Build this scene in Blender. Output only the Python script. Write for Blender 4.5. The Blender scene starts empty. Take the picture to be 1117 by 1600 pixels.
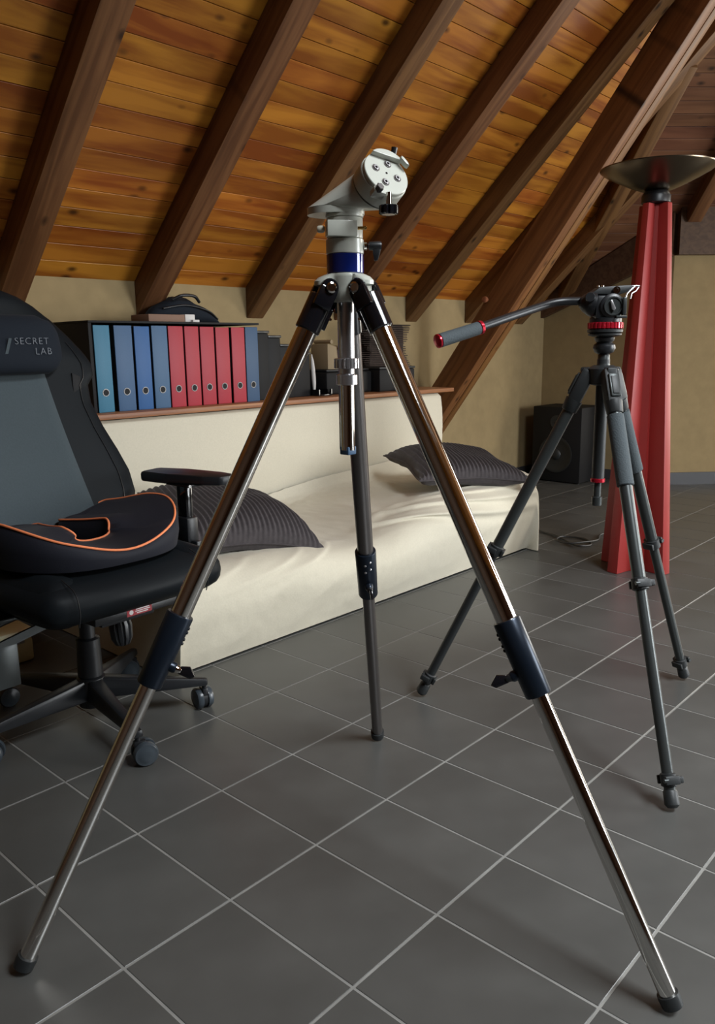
import bpy, bmesh, math, random
from mathutils import Vector, Matrix, noise
random.seed(7)
SC = bpy.context.scene
COL = SC.collection
PI = math.pi

# ------------------------------------------------------------------ camera
cam_d = bpy.data.cameras.new('camera')
cam_d.sensor_fit = 'HORIZONTAL'; cam_d.sensor_width = 36.0
cam_d.lens = 36.0 * 1243.0 / 1117.0
cam_d.clip_start = 0.02; cam_d.clip_end = 60
cam = bpy.data.objects.new('camera', cam_d); COL.objects.link(cam)
_p, _r, _y = math.radians(-11.70), math.radians(-0.756), math.radians(47.353)
_W = Vector((math.sin(_y)*math.cos(_p), math.cos(_y)*math.cos(_p), math.sin(_p)))
_R0 = Vector((math.cos(_y), -math.sin(_y), 0)); _U0 = _R0.cross(_W)
_R = _R0*math.cos(_r) + _U0*math.sin(_r); _U = -_R0*math.sin(_r) + _U0*math.cos(_r)
_M = Matrix((_R, _U, -_W)).transposed().to_4x4(); _M.translation = Vector((0, 0, 0.966))
cam.matrix_world = _M
SC.camera = cam

# ------------------------------------------------------------------ world, daylight at the windows, exposure
w = bpy.data.worlds.new('world'); SC.world = w; w.use_nodes = True
w.node_tree.nodes['Background'].inputs[0].default_value = (0.72, 0.85, 1.0, 1)
w.node_tree.nodes['Background'].inputs[1].default_value = 1.0

def area(name, loc, direction, sx, sy, power, color, spread=180):
    d = bpy.data.lights.new(name, 'AREA'); d.shape = 'RECTANGLE'; d.size = sx; d.size_y = sy
    d.energy = power; d.color = color; d.spread = math.radians(spread)      # sky light comes in travelling downwards
    o = bpy.data.objects.new(name, d); COL.objects.link(o)
    o.location = loc; o.rotation_euler = Vector(direction).to_track_quat('-Z', 'Z').to_euler()
    return o
# gable window (far right, out of frame) roof window (front slope, right of the camera), garden door
area('daylight_gable_window', (6.50, -0.45, 1.15), (-1, 0, 0), 1.9, 1.9, 110, (1.0, 0.93, 0.80))
area('daylight_roof_window', (1.45, -1.42, 3.03), (.15, .42, -.90), 1.5, 1.15, 105, (0.90, 0.96, 1.0), 104)
area('daylight_garden_door', (4.1, -2.58, 1.08), (-.35, .90, -.28), 1.5, 1.80, 95, (0.94, 0.98, 1.0), 130)
vs = SC.view_settings
vs.view_transform = 'Standard'; vs.look = 'None'; vs.gamma = 1.0; vs.use_curve_mapping = False
vs.exposure = 0.0

# ------------------------------------------------------------------ materials
MATS = {}
def rgb(h):
    h = h.lstrip('#'); c = [int(h[i:i+2], 16)/255 for i in (0, 2, 4)]
    return tuple((x/12.92 if x <= .04045 else ((x+.055)/1.055)**2.4) for x in c) + (1,)
def mat(name, color, rough=.5, metal=0.0, bump=0.0, scale=40, var=0.0, spec=.5, coat=0.0, rvar=0.0, objvar=0.0, sheen=0.0, stretch=(1, 1, 1)):
    m = bpy.data.materials.new(name); m.use_nodes = True; nt = m.node_tree; N = nt.nodes; L = nt.links
    b = N['Principled BSDF']
    b.inputs['Roughness'].default_value = rough; b.inputs['Metallic'].default_value = metal
    b.inputs['Specular IOR Level'].default_value = spec; b.inputs['Coat Weight'].default_value = coat
    b.inputs['Coat Roughness'].default_value = .08
    if sheen: b.inputs['Sheen Weight'].default_value = sheen; b.inputs['Sheen Roughness'].default_value = .4
    b.inputs['Base Color'].default_value = color
    tc = N.new('ShaderNodeTexCoord'); mp = N.new('ShaderNodeMapping'); mp.inputs['Scale'].default_value = stretch
    L.new(tc.outputs['Object'], mp.inputs['Vector'])
    nz = N.new('ShaderNodeTexNoise'); nz.inputs['Scale'].default_value = scale; nz.inputs['Detail'].default_value = 5
    L.new(mp.outputs[0], nz.inputs['Vector'])
    if var or objvar:
        hs = N.new('ShaderNodeHueSaturation'); hs.inputs['Color'].default_value = color
        mr = N.new('ShaderNodeMapRange'); mr.inputs['From Min'].default_value = .3; mr.inputs['From Max'].default_value = .7
        mr.inputs['To Min'].default_value = 1-var; mr.inputs['To Max'].default_value = 1+var
        L.new(nz.outputs['Fac'], mr.inputs['Value'])
        if objvar:
            oi = N.new('ShaderNodeObjectInfo'); m2 = N.new('ShaderNodeMapRange')
            m2.inputs['To Min'].default_value = 1-objvar; m2.inputs['To Max'].default_value = 1+objvar
            L.new(oi.outputs['Random'], m2.inputs['Value'])
            mu = N.new('ShaderNodeMath'); mu.operation = 'MULTIPLY'
            L.new(mr.outputs[0], mu.inputs[0]); L.new(m2.outputs[0], mu.inputs[1]); L.new(mu.outputs[0], hs.inputs['Value'])
        else:
            L.new(mr.outputs[0], hs.inputs['Value'])
        L.new(hs.outputs[0], b.inputs['Base Color'])
    if rvar:
        mr = N.new('ShaderNodeMapRange'); mr.inputs['To Min'].default_value = rough-rvar; mr.inputs['To Max'].default_value = rough+rvar
        L.new(nz.outputs['Fac'], mr.inputs['Value']); L.new(mr.outputs[0], b.inputs['Roughness'])
    if bump:
        bp = N.new('ShaderNodeBump'); bp.inputs['Strength'].default_value = bump; bp.inputs['Distance'].default_value = .002
        L.new(nz.outputs['Fac'], bp.inputs['Height']); L.new(bp.outputs[0], b.inputs['Normal'])
    MATS[name] = m; return m

def wood(name, light, dark, rough=.4, knots=True, objvar=.22, grain=(1.2, 22, 22), spec=.4, hue=.008):
    """pine: grain bands along local x, dark knots, every board a little different"""
    m = bpy.data.materials.new(name); m.use_nodes = True; nt = m.node_tree; N = nt.nodes; L = nt.links
    b = N['Principled BSDF']; b.inputs['Roughness'].default_value = rough; b.inputs['Specular IOR Level'].default_value = spec
    tc = N.new('ShaderNodeTexCoord'); oi = N.new('ShaderNodeObjectInfo')
    off = N.new('ShaderNodeVectorMath'); off.operation = 'MULTIPLY_ADD'
    cx = N.new('ShaderNodeCombineXYZ')
    mu = N.new('ShaderNodeMath'); mu.operation = 'MULTIPLY'; mu.inputs[1].default_value = 37.0
    L.new(oi.outputs['Random'], mu.inputs[0])
    L.new(mu.outputs[0], cx.inputs[0]); L.new(mu.outputs[0], cx.inputs[1]); L.new(mu.outputs[0], cx.inputs[2])
    add = N.new('ShaderNodeVectorMath'); add.operation = 'ADD'
    L.new(tc.outputs['Object'], add.inputs[0]); L.new(cx.outputs[0], add.inputs[1])
    mp = N.new('ShaderNodeMapping'); mp.inputs['Scale'].default_value = grain
    L.new(add.outputs[0], mp.inputs['Vector'])
    n1 = N.new('ShaderNodeTexNoise'); n1.inputs['Scale'].default_value = 1.6; n1.inputs['Detail'].default_value = 6; n1.inputs['Distortion'].default_value = .6
    L.new(mp.outputs[0], n1.inputs['Vector'])
    cr = N.new('ShaderNodeValToRGB'); cr.color_ramp.elements[0].position = .38; cr.color_ramp.elements[1].position = .60
    cr.color_ramp.elements[0].color = dark; cr.color_ramp.elements[1].color = light
    L.new(n1.outputs['Fac'], cr.inputs[0])
    last = cr.outputs[0]
    if knots:
        mk = N.new('ShaderNodeMapping'); mk.inputs['Scale'].default_value = (7.5, 13.0, 0.001)
        L.new(add.outputs[0], mk.inputs['Vector'])
        vo = N.new('ShaderNodeTexVoronoi'); vo.inputs['Scale'].default_value = 1.0
        L.new(mk.outputs[0], vo.inputs['Vector'])
        th = N.new('ShaderNodeMapRange'); th.inputs['From Min'].default_value = .06; th.inputs['From Max'].default_value = .22
        th.inputs['To Min'].default_value = 1; th.inputs['To Max'].default_value = 0; th.clamp = True
        L.new(vo.outputs['Distance'], th.inputs['Value'])
        sep = N.new('ShaderNodeSeparateColor'); L.new(vo.outputs['Color'], sep.inputs[0])
        gt = N.new('ShaderNodeMath'); gt.operation = 'GREATER_THAN'; gt.inputs[1].default_value = .40
        L.new(sep.outputs[0], gt.inputs[0])
        kk = N.new('ShaderNodeMath'); kk.operation = 'MULTIPLY'; L.new(th.outputs[0], kk.inputs[0]); L.new(gt.outputs[0], kk.inputs[1])
        pw = N.new('ShaderNodeMath'); pw.operation = 'MULTIPLY'; pw.inputs[1].default_value = .88; L.new(kk.outputs[0], pw.inputs[0])
        mx = N.new('ShaderNodeMix'); mx.data_type = 'RGBA'
        L.new(pw.outputs[0], mx.inputs[0]); L.new(last, mx.inputs[6]); mx.inputs[7].default_value = (dark[0]*.14, dark[1]*.12, dark[2]*.12, 1)
        last = mx.outputs[2]
    hs = N.new('ShaderNodeHueSaturation')
    mv = N.new('ShaderNodeMapRange'); mv.inputs['To Min'].default_value = 1-objvar; mv.inputs['To Max'].default_value = 1+objvar
    L.new(oi.outputs['Random'], mv.inputs['Value']); L.new(mv.outputs[0], hs.inputs['Value'])
    mh = N.new('ShaderNodeMapRange'); mh.inputs['To Min'].default_value = .5-hue; mh.inputs['To Max'].default_value = .5+hue
    fr = N.new('ShaderNodeMath'); fr.operation = 'FRACT'; m7 = N.new('ShaderNodeMath'); m7.operation = 'MULTIPLY'; m7.inputs[1].default_value = 7.3
    L.new(oi.outputs['Random'], m7.inputs[0]); L.new(m7.outputs[0], fr.inputs[0]); L.new(fr.outputs[0], mh.inputs['Value']); L.new(mh.outputs[0], hs.inputs['Hue'])
    L.new(last, hs.inputs['Color']); L.new(hs.outputs[0], b.inputs['Base Color'])
    bp = N.new('ShaderNodeBump'); bp.inputs['Strength'].default_value = .15; bp.inputs['Distance'].default_value = .002
    L.new(n1.outputs['Fac'], bp.inputs['Height']); L.new(bp.outputs[0], b.inputs['Normal'])
    MATS[name] = m; return m

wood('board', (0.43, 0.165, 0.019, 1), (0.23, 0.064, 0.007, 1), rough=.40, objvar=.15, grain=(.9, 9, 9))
wood('board_shaded', (0.20, 0.088, 0.044, 1), (0.13, 0.052, 0.026, 1), rough=.5, objvar=.12, grain=(.9, 9, 9))  # corner slope boards: shade of the barely lit far end put into the colour
wood('rafter', (0.175, 0.082, 0.030, 1), (0.105, 0.044, 0.015, 1), rough=.55, knots=True, objvar=.06)
wood('beam', (0.23, 0.095, 0.032, 1), (0.14, 0.052, 0.017, 1), rough=.5, knots=True, objvar=.04)
wood('dark_panel', (0.09, 0.047, 0.024, 1), (0.06, 0.028, 0.013, 1), rough=.6, knots=False, objvar=.01)
wood('shelf_wood', (0.34, 0.14, 0.06, 1), (0.22, 0.08, 0.035, 1), rough=.45, knots=False, objvar=.03)
mat('tile', (0.074, 0.074, 0.070, 1), rough=.36, rvar=.07, var=.14, scale=6, objvar=.07, bump=.12, spec=.5)
mat('grout', (0.23, 0.225, 0.21, 1), rough=.8, var=.15, scale=18)
mat('plaster', (0.30, 0.225, 0.118, 1), rough=.9, bump=.5, scale=14, var=.07, spec=.2)
mat('skirting', (0.045, 0.045, 0.050, 1), rough=.4)
mat('window_white', (0.75, 0.75, 0.73, 1), rough=.4)
mat('cover', (0.60, 0.555, 0.445, 1), rough=.95, bump=.18, scale=160, var=.03, spec=.15, sheen=.15)
mat('cushion_cord', (0.060, 0.052, 0.054, 1), rough=.9, var=.15, scale=60, sheen=.15, spec=.2)
mat('leather', (0.008, 0.010, 0.012, 1), rough=.48, bump=.06, scale=220, spec=.10)
mat('suede', (0.050, 0.068, 0.078, 1), rough=.75, bump=.12, scale=200, sheen=.5, spec=.3, var=.05)
mat('neoprene', (0.010, 0.011, 0.018, 1), rough=.72, bump=.1, scale=260, sheen=.04, spec=.3)
mat('pillow_plush', (0.010, 0.014, 0.021, 1), rough=.85, bump=.15, scale=200, sheen=.04, spec=.2)
mat('orange_piping', (0.90, 0.26, 0.10, 1), rough=.6)
mat('grey_thread', (0.20, 0.22, 0.25, 1), rough=.7)
mat('black_plastic', (0.010, 0.011, 0.013, 1), rough=.38)
mat('black_gloss', (0.006, 0.006, 0.008, 1), rough=.12, coat=.4)
mat('anodised', (0.014, 0.021, 0.034, 1), rough=.30, metal=.55)
mat('graphite', (0.060, 0.066, 0.066, 1), rough=.33, metal=.6)
mat('matt_black', (0.014, 0.016, 0.017, 1), rough=.5, bump=.1, scale=300)
mat('grip_foam', (0.055, 0.068, 0.075, 1), rough=.85, bump=.6, scale=300)
mat('chrome', (0.78, 0.76, 0.73, 1), rough=.07, metal=1.0)
mat('ring_metal', (0.20, 0.20, 0.20, 1), rough=.5, metal=.8)
mat('steel_grey', (0.20, 0.185, 0.18, 1), rough=.28, metal=.9)
mat('aluminium', (0.62, 0.61, 0.63, 1), rough=.28, metal=.9)
mat('white_paint', (0.50, 0.51, 0.45, 1), rough=.30, coat=.25, bump=.04, scale=300)
mat('blue_gloss', (0.006, 0.016, 0.14, 1), rough=.14, coat=.6, metal=.2)
mat('gold', (0.55, 0.34, 0.10, 1), rough=.25, metal=1)
mat('clear_knob', (0.55, 0.52, 0.42, 1), rough=.2)
mat('red_metal', (0.55, 0.015, 0.035, 1), rough=.25, metal=.6, coat=.3)
mat('lamp_red', (0.27, 0.018, 0.015, 1), rough=.50, var=.05, scale=9)
mat('dish_metal', (0.17, 0.135, 0.095, 1), rough=.27, metal=1.0)
mat('caster_grey', (0.04, 0.05, 0.06, 1), rough=.3)
mat('speaker_black', (0.006, 0.006, 0.007, 1), rough=.65, spec=.3)
mat('cable_black', (0.02, 0.02, 0.02, 1), rough=.5)
mat('paper', (0.62, 0.60, 0.58, 1), rough=.8)
mat('card_brown', (0.22, 0.13, 0.09, 1), rough=.8)
mat('cream_plastic', (0.72, 0.67, 0.40, 1), rough=.45)
mat('label_red', (0.35, 0.02, 0.03, 1), rough=.4)
mat('label_white', (0.75, 0.72, 0.72, 1), rough=.5)
mat('beige_card', (0.30, 0.23, 0.14, 1), rough=.8)
mat('dark_card', (0.042, 0.026, 0.019, 1), rough=.85, var=.2, scale=30)
for nm, c in (('folder_teal', '#33708c'), ('folder_slate', '#37587c'), ('folder_blue', '#22558c'), ('folder_grey_blue', '#3a5c7e'),
              ('folder_red', '#a02434'), ('folder_navy', '#2c4a6a')):
    mat(nm, rgb(c), rough=.55, bump=.05, scale=200, var=.03)

# ------------------------------------------------------------------ mesh helpers
class MB:
    def __init__(s): s.bm = bmesh.new(); s.mats = []
    def _add(s, verts, faces, M=None, mi=0):
        vs = [s.bm.verts.new((M @ Vector(v)) if M else Vector(v)) for v in verts]
        for f in faces:
            try:
                fc = s.bm.faces.new([vs[i] for i in f]); fc.material_index = mi
            except ValueError: pass
        return vs
    def box(s, a, b, M=None, bev=0.0, mi=0, seg=2):
        x0, y0, z0 = a; x1, y1, z1 = b
        v = [(x0,y0,z0),(x1,y0,z0),(x1,y1,z0),(x0,y1,z0),(x0,y0,z1),(x1,y0,z1),(x1,y1,z1),(x0,y1,z1)]
        f = [(0,3,2,1),(4,5,6,7),(0,1,5,4),(1,2,6,5),(2,3,7,6),(3,0,4,7)]
        vs = s._add(v, f, M, mi)
        if bev:
            es = list({e for q in vs for e in q.link_edges})
            r = bmesh.ops.bevel(s.bm, geom=es, offset=bev, segments=seg, affect='EDGES', profile=.5)
            for fc in r['faces']: fc.material_index = mi
        return s
    def hexa(s, pts, mi=0, bev=0):
        f = [(0,3,2,1),(4,5,6,7),(0,1,5,4),(1,2,6,5),(2,3,7,6),(3,0,4,7)]
        vs = s._add(pts, f, None, mi)
        if bev:
            es = list({e for q in vs for e in q.link_edges})
            bmesh.ops.bevel(s.bm, geom=es, offset=bev, segments=2, affect='EDGES', profile=.5)
        return s
    def lathe(s, p0, axis, prof, n=24, mi=0, teeth=0, tdepth=0.0, cap=True):
        """prof: list of (distance along axis, radius)"""
        a = Vector(axis).normalized(); q = a.to_track_quat('Z', 'Y').to_matrix(); p0 = Vector(p0)
        if teeth: n = teeth*4
        rings = []
        for d, r in prof:
            ring = []
            for i in range(n):
                t = 2*PI*i/n; rr = r
                if teeth and (i % 4) in (0,): rr = r - tdepth
                ring.append(s.bm.verts.new(p0 + a*d + q @ Vector((rr*math.cos(t), rr*math.sin(t), 0))))
            rings.append(ring)
        for k in range(len(rings)-1):
            for i in range(n):
                j = (i+1) % n
                f = s.bm.faces.new((rings[k][i], rings[k][j], rings[k+1][j], rings[k+1][i])); f.material_index = mi
        if cap:
            f = s.bm.faces.new(list(reversed(rings[0]))); f.material_index = mi
            f = s.bm.faces.new(rings[-1]); f.material_index = mi
        return s
    def cyl(s, p0, p1, r0, r1=None, n=20, mi=0, bev=0.0):
        p0 = Vector(p0); p1 = Vector(p1); r1 = r0 if r1 is None else r1; d = (p1-p0).length
        if bev: prof = [(0, r0-bev), (bev, r0), (d-bev, r1), (d, r1-bev)]
        else: prof = [(0, r0), (d, r1)]
        return s.lathe(p0, p1-p0, prof, n, mi)
    def sweep(s, pts, r, n=10, mi=0, closed=False, sec=None, up=None):
        """tube (or section sec: function k->list of 2d points) along a polyline"""
        P = [Vector(p) for p in pts]; rings = []; N = len(P); prev = None
        for k in range(N):
            if closed: t = (P[(k+1) % N]-P[k-1]).normalized()
            else: t = (P[min(k+1, N-1)]-P[max(k-1, 0)]).normalized()
            u = Vector(up) if up else (prev if prev is not None else (Vector((0,0,1)) if abs(t.z) < .9 else Vector((1,0,0))))
            u = (u - t*u.dot(t)).normalized(); prev = u; v = t.cross(u)
            rk = r(k/(N-1)) if callable(r) else r
            sc = sec(k) if sec else [(rk*math.cos(2*PI*i/n), rk*math.sin(2*PI*i/n)) for i in range(n)]
            rings.append([s.bm.verts.new(P[k]+u*a+v*b) for a, b in sc])
        m = len(rings[0])
        for k in range(N if closed else N-1):
            A = rings[k]; B = rings[(k+1) % N]
            for i in range(m):
                j = (i+1) % m
                f = s.bm.faces.new((A[i], A[j], B[j], B[i])); f.material_index = mi
        if not closed:
            s.bm.faces.new(list(reversed(rings[0]))).material_index = mi; s.bm.faces.new(rings[-1]).material_index = mi
        return s
    def prism(s, poly, d, mi=0, bev=0):
        """poly: 3-d points of a planar outline, extruded by vector d"""
        d = Vector(d); n = len(poly)
        A = [s.bm.verts.new(Vector(p)) for p in poly]; B = [s.bm.verts.new(Vector(p)+d) for p in poly]
        s.bm.faces.new(A).material_index = mi; s.bm.faces.new(list(reversed(B))).material_index = mi
        for i in range(n):
            j = (i+1) % n; s.bm.faces.new((A[j], A[i], B[i], B[j])).material_index = mi
        if bev:
            es = list({e for q in A+B for e in q.link_edges})
            bmesh.ops.bevel(s.bm, geom=es, offset=bev, segments=2, affect='EDGES', profile=.5)
        return s
    def grid(s, fn, nu, nv, mi=0, closed_v=False):
        V = [[s.bm.verts.new(Vector(fn(i/nu, j/nv))) for j in range(nv if closed_v else nv+1)] for i in range(nu+1)]
        m = nv
        for i in range(nu):
            for j in range(m):
                jj = (j+1) % nv if closed_v else j+1
                try: s.bm.faces.new((V[i][j], V[i+1][j], V[i+1][jj], V[i][jj])).material_index = mi
                except ValueError: pass
        return s
    def mesh(s, name, origin, mats, smooth=True, angle=38):
        bmesh.ops.recalc_face_normals(s.bm, faces=s.bm.faces[:])
        me = bpy.data.meshes.new(name)
        if origin is not None:
            bmesh.ops.translate(s.bm, verts=s.bm.verts[:], vec=-Vector(origin))
        s.bm.to_mesh(me); s.bm.free()
        for m in mats: me.materials.append(MATS[m] if isinstance(m, str) else m)
        if smooth:
            for p in me.polygons: p.use_smooth = True
            me.set_sharp_from_angle(angle=math.radians(angle))
        return me

def world_of(o):
    v = Vector((0,0,0))
    while o is not None: v = v + o.location; o = o.parent
    return v
def part(name, mb, mats, parent, label=None, smooth=True, angle=38):
    """links the collected shapes as one mesh object; shapes are authored in the parent's unrotated world space"""
    if isinstance(mats, str): mats = [mats]
    me = mb.mesh(name, world_of(parent) if parent else None, mats, smooth, angle)
    o = bpy.data.objects.new(name, me); COL.objects.link(o)
    if parent: o.parent = parent
    if label: o['label'] = label
    return o
def thing(name, label, cat, loc=(0,0,0), group=None):
    o = bpy.data.objects.new(name, None); COL.objects.link(o); o.empty_display_size = .05
    o.location = loc; o['label'] = label; o['category'] = cat
    if group: o['group'] = group
    return o
def solo(name, mb, mats, label, cat, loc, group=None, **k):
    if isinstance(mats, str): mats = [mats]
    me = mb.mesh(name, loc, mats, **k)
    o = bpy.data.objects.new(name, me); COL.objects.link(o); o.location = loc
    o['label'] = label; o['category'] = cat
    if group: o['group'] = group
    return o
def struct(name, mb, mats, parent=None, smooth=False, label=None):
    o = part(name, mb, mats, parent, label, smooth)
    if parent is None: o['kind'] = 'structure'
    return o
def inst(name, me, loc, rot=None, parent=None):
    o = bpy.data.objects.new(name, me); COL.objects.link(o); o.parent = parent
    o.location = loc
    if rot is not None: o.rotation_euler = rot
    return o
def curve_pts(P, n):
    """Catmull-Rom through P, n samples per span"""
    P = [Vector(p) for p in P]; out = []
    Q = [P[0]*2-P[1]] + P + [P[-1]*2-P[-2]]
    for i in range(1, len(Q)-2):
        for k in range(n):
            t = k/n; a, b, c, d = Q[i-1], Q[i], Q[i+1], Q[i+2]
            out.append(.5*((2*b)+(-a+c)*t+(2*a-5*b+4*c-d)*t*t+(-a+3*b-3*c+d)*t**3))
    out.append(P[-1]); return out

# ================================================================== SETTING
TA = math.radians(42.75); KY = 3.10; KZ = 1.255; TAN = math.tan(TA)
XW = 5.45; KYC = 2.15                                  # far wall and the corner where it turns
BX, BY = 0.71, -0.704                                  # direction of the oblique wall
GX, GY = 0.704, 0.71
X0, XE, YS = -1.7, 6.50, -2.62
def zA(y): return KZ + TAN*(KY-y)
RY = -0.15; RZ = zA(RY)
# floor
floor = struct('floor', MB().box((X0-.1, YS-.1, -.10), (XE+.1, KY+.1, -.0010)), 'grout')
U, V = .215, .2992
tm = MB().box((.0022, .0022, -.006), (U-.0022, V-.0022, 0.0), bev=.0008, seg=1).mesh('tile', None, ['tile'], smooth=False)
cells = []
for i in range(-11, 28):
    for j in range(-8, 13):
        x = .548+i*U; y = 1.024-(j+1)*V
        if x > XE or y > KY or x+U < X0 or y+V < YS: continue
        c = Vector((x+U/2, y+V/2, 0)) - Vector((0,0,.966)); d = c.dot(_W)
        vis = False
        if d > .3:
            px = 558.5+1243*c.dot(_R)/d; py = 800-1243*c.dot(_U)/d
            vis = -190 < px < 1300 and py < 1800 and not (y > 2.05 and x < 3.6) and not (x > XW and y > 1.9)
        cells.append((0 if vis else 1, d, x, y))
cells.sort()
rest = MB()
for k, (nv, d, x, y) in enumerate(cells):
    if nv == 0 and k < 300: inst('tile', tm, (x, y, 0), parent=floor)
    else:
        if x < XE-.05 and y > YS+.02: rest.box((x+.0022, y+.0022, -.006), (x+U-.0022, y+V-.0022, 0))
o = part('far_tiles', rest, 'tile', floor, smooth=False); o['kind'] = 'stuff'
# walls
struct('wall_left', MB().box((X0-.1, YS, 0), (X0, KY, RZ)), 'dark_panel')
knee = struct('wall_back', MB().box((X0, KY, 0), (XW+.1, KY+.1, KZ+.06)), 'plaster')
struct('wall_far', MB().prism([(XW, KYC, 0), (XW, KY, 0), (XW, KY, 1.30), (XW, KYC, 1.72)], (.1, 0, 0)), 'plaster')
DE = 1.5
struct('wall_oblique', MB().prism([(XW, KYC, 0), (XW+BX*DE, KYC+BY*DE, 0), (XW+BX*DE, KYC+BY*DE, 1.75), (XW, KYC, 1.75)], (GX*.1, GY*.1, 0)), 'plaster')
gy1 = KYC+BY*DE
gb = MB().box((XE, gy1-.1, 0), (XE+.1, gy1+.1, 3.9)).box((XE, .50, 0), (XE+.1, gy1-.1, 4.2))
gb.box((XE, -1.40, 2.1), (XE+.1, .50, 4.3)).box((XE, YS, 0), (XE+.1, -1.40, 4.3)).box((XE, -1.40, 0), (XE+.1, .50, .20))
struct('wall_gable', gb, 'plaster')
wf = MB()
for yy in (-1.40, -.47, .44): wf.box((XE-.02, yy, .20), (XE+.04, yy+.06, 2.1))
wf.box((XE-.02, -1.40, .20), (XE+.04, .50, .26)).box((XE-.02, -1.40, 2.04), (XE+.04, .50, 2.1))
struct('window_1', wf, 'window_white')
hs = zA(-2.62 - 0) if False else KZ + TAN*(KY-2.30)
sb = MB().box((X0, YS-.1, 0), (3.30, YS, hs+.1)).box((4.90, YS-.1, 0), (XE, YS, hs+.1)).box((3.30, YS-.1, 2.04), (4.90, YS, hs+.1)).box((3.30, YS-.1, 0), (4.90, YS, .12))
df = MB()
for xx in (3.30, 4.07, 4.84): df.box((xx, YS-.04, .12), (xx+.06, YS+.03, 2.04))
struct('window_3', df, 'window_white')
struct('wall_front', sb, 'dark_panel')
fM = Matrix((Vector((1,0,0)), Vector((0, math.cos(TA), math.sin(TA))), Vector((0, -math.sin(TA), math.cos(TA))))).transposed().to_4x4()
fM.translation = Vector((1.45, -1.40, 3.05))
wfr = MB()
for a, b in (((-.81, -.64, -.05), (-.755, .64, .01)), ((.755, -.64, -.05), (.81, .64, .01)), ((-.81, -.64, -.05), (.81, -.58, .01)), ((-.81, .58, -.05), (.81, .64, .01))): wfr.box(a, b, fM)
struct('window_2', wfr, 'window_white')
# skirtings
struct('baseboard_far', MB().box((XW-.012, KYC, 0), (XW, KY-.001, .075), bev=.003), 'skirting')
struct('baseboard_oblique', MB().prism([(XW-.012*GX, KYC-.012*GY, 0), (XW+BX*DE-.012*GX, KYC+BY*DE-.012*GY, 0), (XW+BX*DE-.012*GX, KYC+BY*DE-.012*GY, .085), (XW-.012*GX, KYC-.012*GY, .085)], (GX*.012, GY*.012, 0)), 'skirting')
struct('baseboard_back', MB().box((4.05, KY-.012, 0), (XW-.012, KY, .075), bev=.003), 'skirting')

# roof slopes: the back slope is boarded plank by plank
PIT = .0837; TH = .016
eave = Vector((0, KY, KZ)); upA = Vector((0, -math.cos(TA), math.sin(TA))); nA = Vector((0, math.sin(TA), math.cos(TA)))
def slab(p, q, n, t, ext):   # quad slab
    pass
ceil = struct('ceiling', MB().prism([eave+nA*.022+Vector((X0, 0, 0)), eave+nA*.022+Vector((XE, 0, 0)), eave+upA*4.80+nA*.022+Vector((XE, 0, 0)), eave+upA*4.80+nA*.022+Vector((X0, 0, 0))], nA*.10), 'shelf_wood')
LEN = [1.228, 1.842, 2.456]
bmesh_cache = {}
def plank_mesh(L, pit, m):
    k = (round(L, 3), m)
    if k not in bmesh_cache:
        bmesh_cache[k] = MB().box((0, 0, 0), (L, pit-.0030, TH), bev=.0010, seg=1).mesh('plank', None, [m], smooth=False)
    return bmesh_cache[k]
rotA = Matrix((Vector((1,0,0)), upA, -nA)).transposed().to_euler()
top_rows = MB()
for r in range(58):
    p = eave + upA*(r*PIT)
    if r < 25:
        x = .25 + random.choice((0, .614, 1.228)) - 1.2; start = True
        while x < 5.2:
            L = random.choice(LEN)
            L = min(L, 5.5-x) if x+L > 4.9 else L
            inst('plank', plank_mesh(L-.0015, PIT, 'board'), p+nA*(TH+random.uniform(0, .0012))+Vector((x, 0, 0)), rotA, ceil)
            x += L
    else:
        M = Matrix.Translation(p+Vector((X0, 0, 0))) @ Matrix((Vector((1,0,0)), upA, nA)).transposed().to_4x4()
        top_rows.box((0, 0, 0), (XE-X0, PIT-.0042, TH), M)
o = part('upper_planks', top_rows, 'board', ceil, smooth=False); o['kind'] = 'stuff'
# opposite slope (only seen in reflections)
upC = Vector((0, math.cos(TA), math.sin(TA))); e2 = Vector((0, -2*abs(RY)-KY, KZ))
nC = Vector((0, -math.sin(TA), math.cos(TA)))
q0 = e2+upC*.55
struct('ceiling_front', MB().prism([q0+Vector((X0,0,0)), q0+Vector((XE,0,0)), e2+upC*4.42+Vector((XE,0,0)), e2+upC*4.42+Vector((X0,0,0))], nC*.08), 'board')

# hipped corner over the oblique wall
TB = math.atan(.723); upB = Vector((-GX*math.cos(TB), -GY*math.cos(TB), math.sin(TB))); bV = Vector((BX, BY, 0)).normalized()
nB = upB.cross(bV); nB = nB if nB.z > 0 else -nB
K0 = Vector((XW, KYC, 1.80))
rotBm = Matrix((bV, upB, bV.cross(upB))).transposed()
def trange(s):
    p = K0+upB*s
    y = KY-(p.z-KZ)/TAN; t0 = (p.y-y)/abs(bV.y)*-1 if False else (p.y-y)/(-bV.y)
    # the plank starts where this slope meets the back slope
    t0 = (y-p.y)/bV.y
    t1 = 1.7
    if s < 0: t1 = (XW+.05-p.x)/bV.x
    return p, t0, t1
hipc = struct('ceiling_corner', MB().prism([K0+nB*.024+bV*-.9+upB*-.35, K0+nB*.024+bV*1.8+upB*-.05, K0+nB*.024+bV*1.8+upB*2.6, K0+nB*.024+bV*.2+upB*2.6], nB*.05), 'shelf_wood')
s = -.50
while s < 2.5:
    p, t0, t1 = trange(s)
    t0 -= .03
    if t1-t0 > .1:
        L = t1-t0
        me = MB().box((0, 0, 0), (L, PIT-.0036, TH), bev=.0010, seg=1).mesh('plank', None, ['board_shaded'], smooth=False)
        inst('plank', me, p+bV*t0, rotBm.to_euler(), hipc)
    s += PIT

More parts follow.
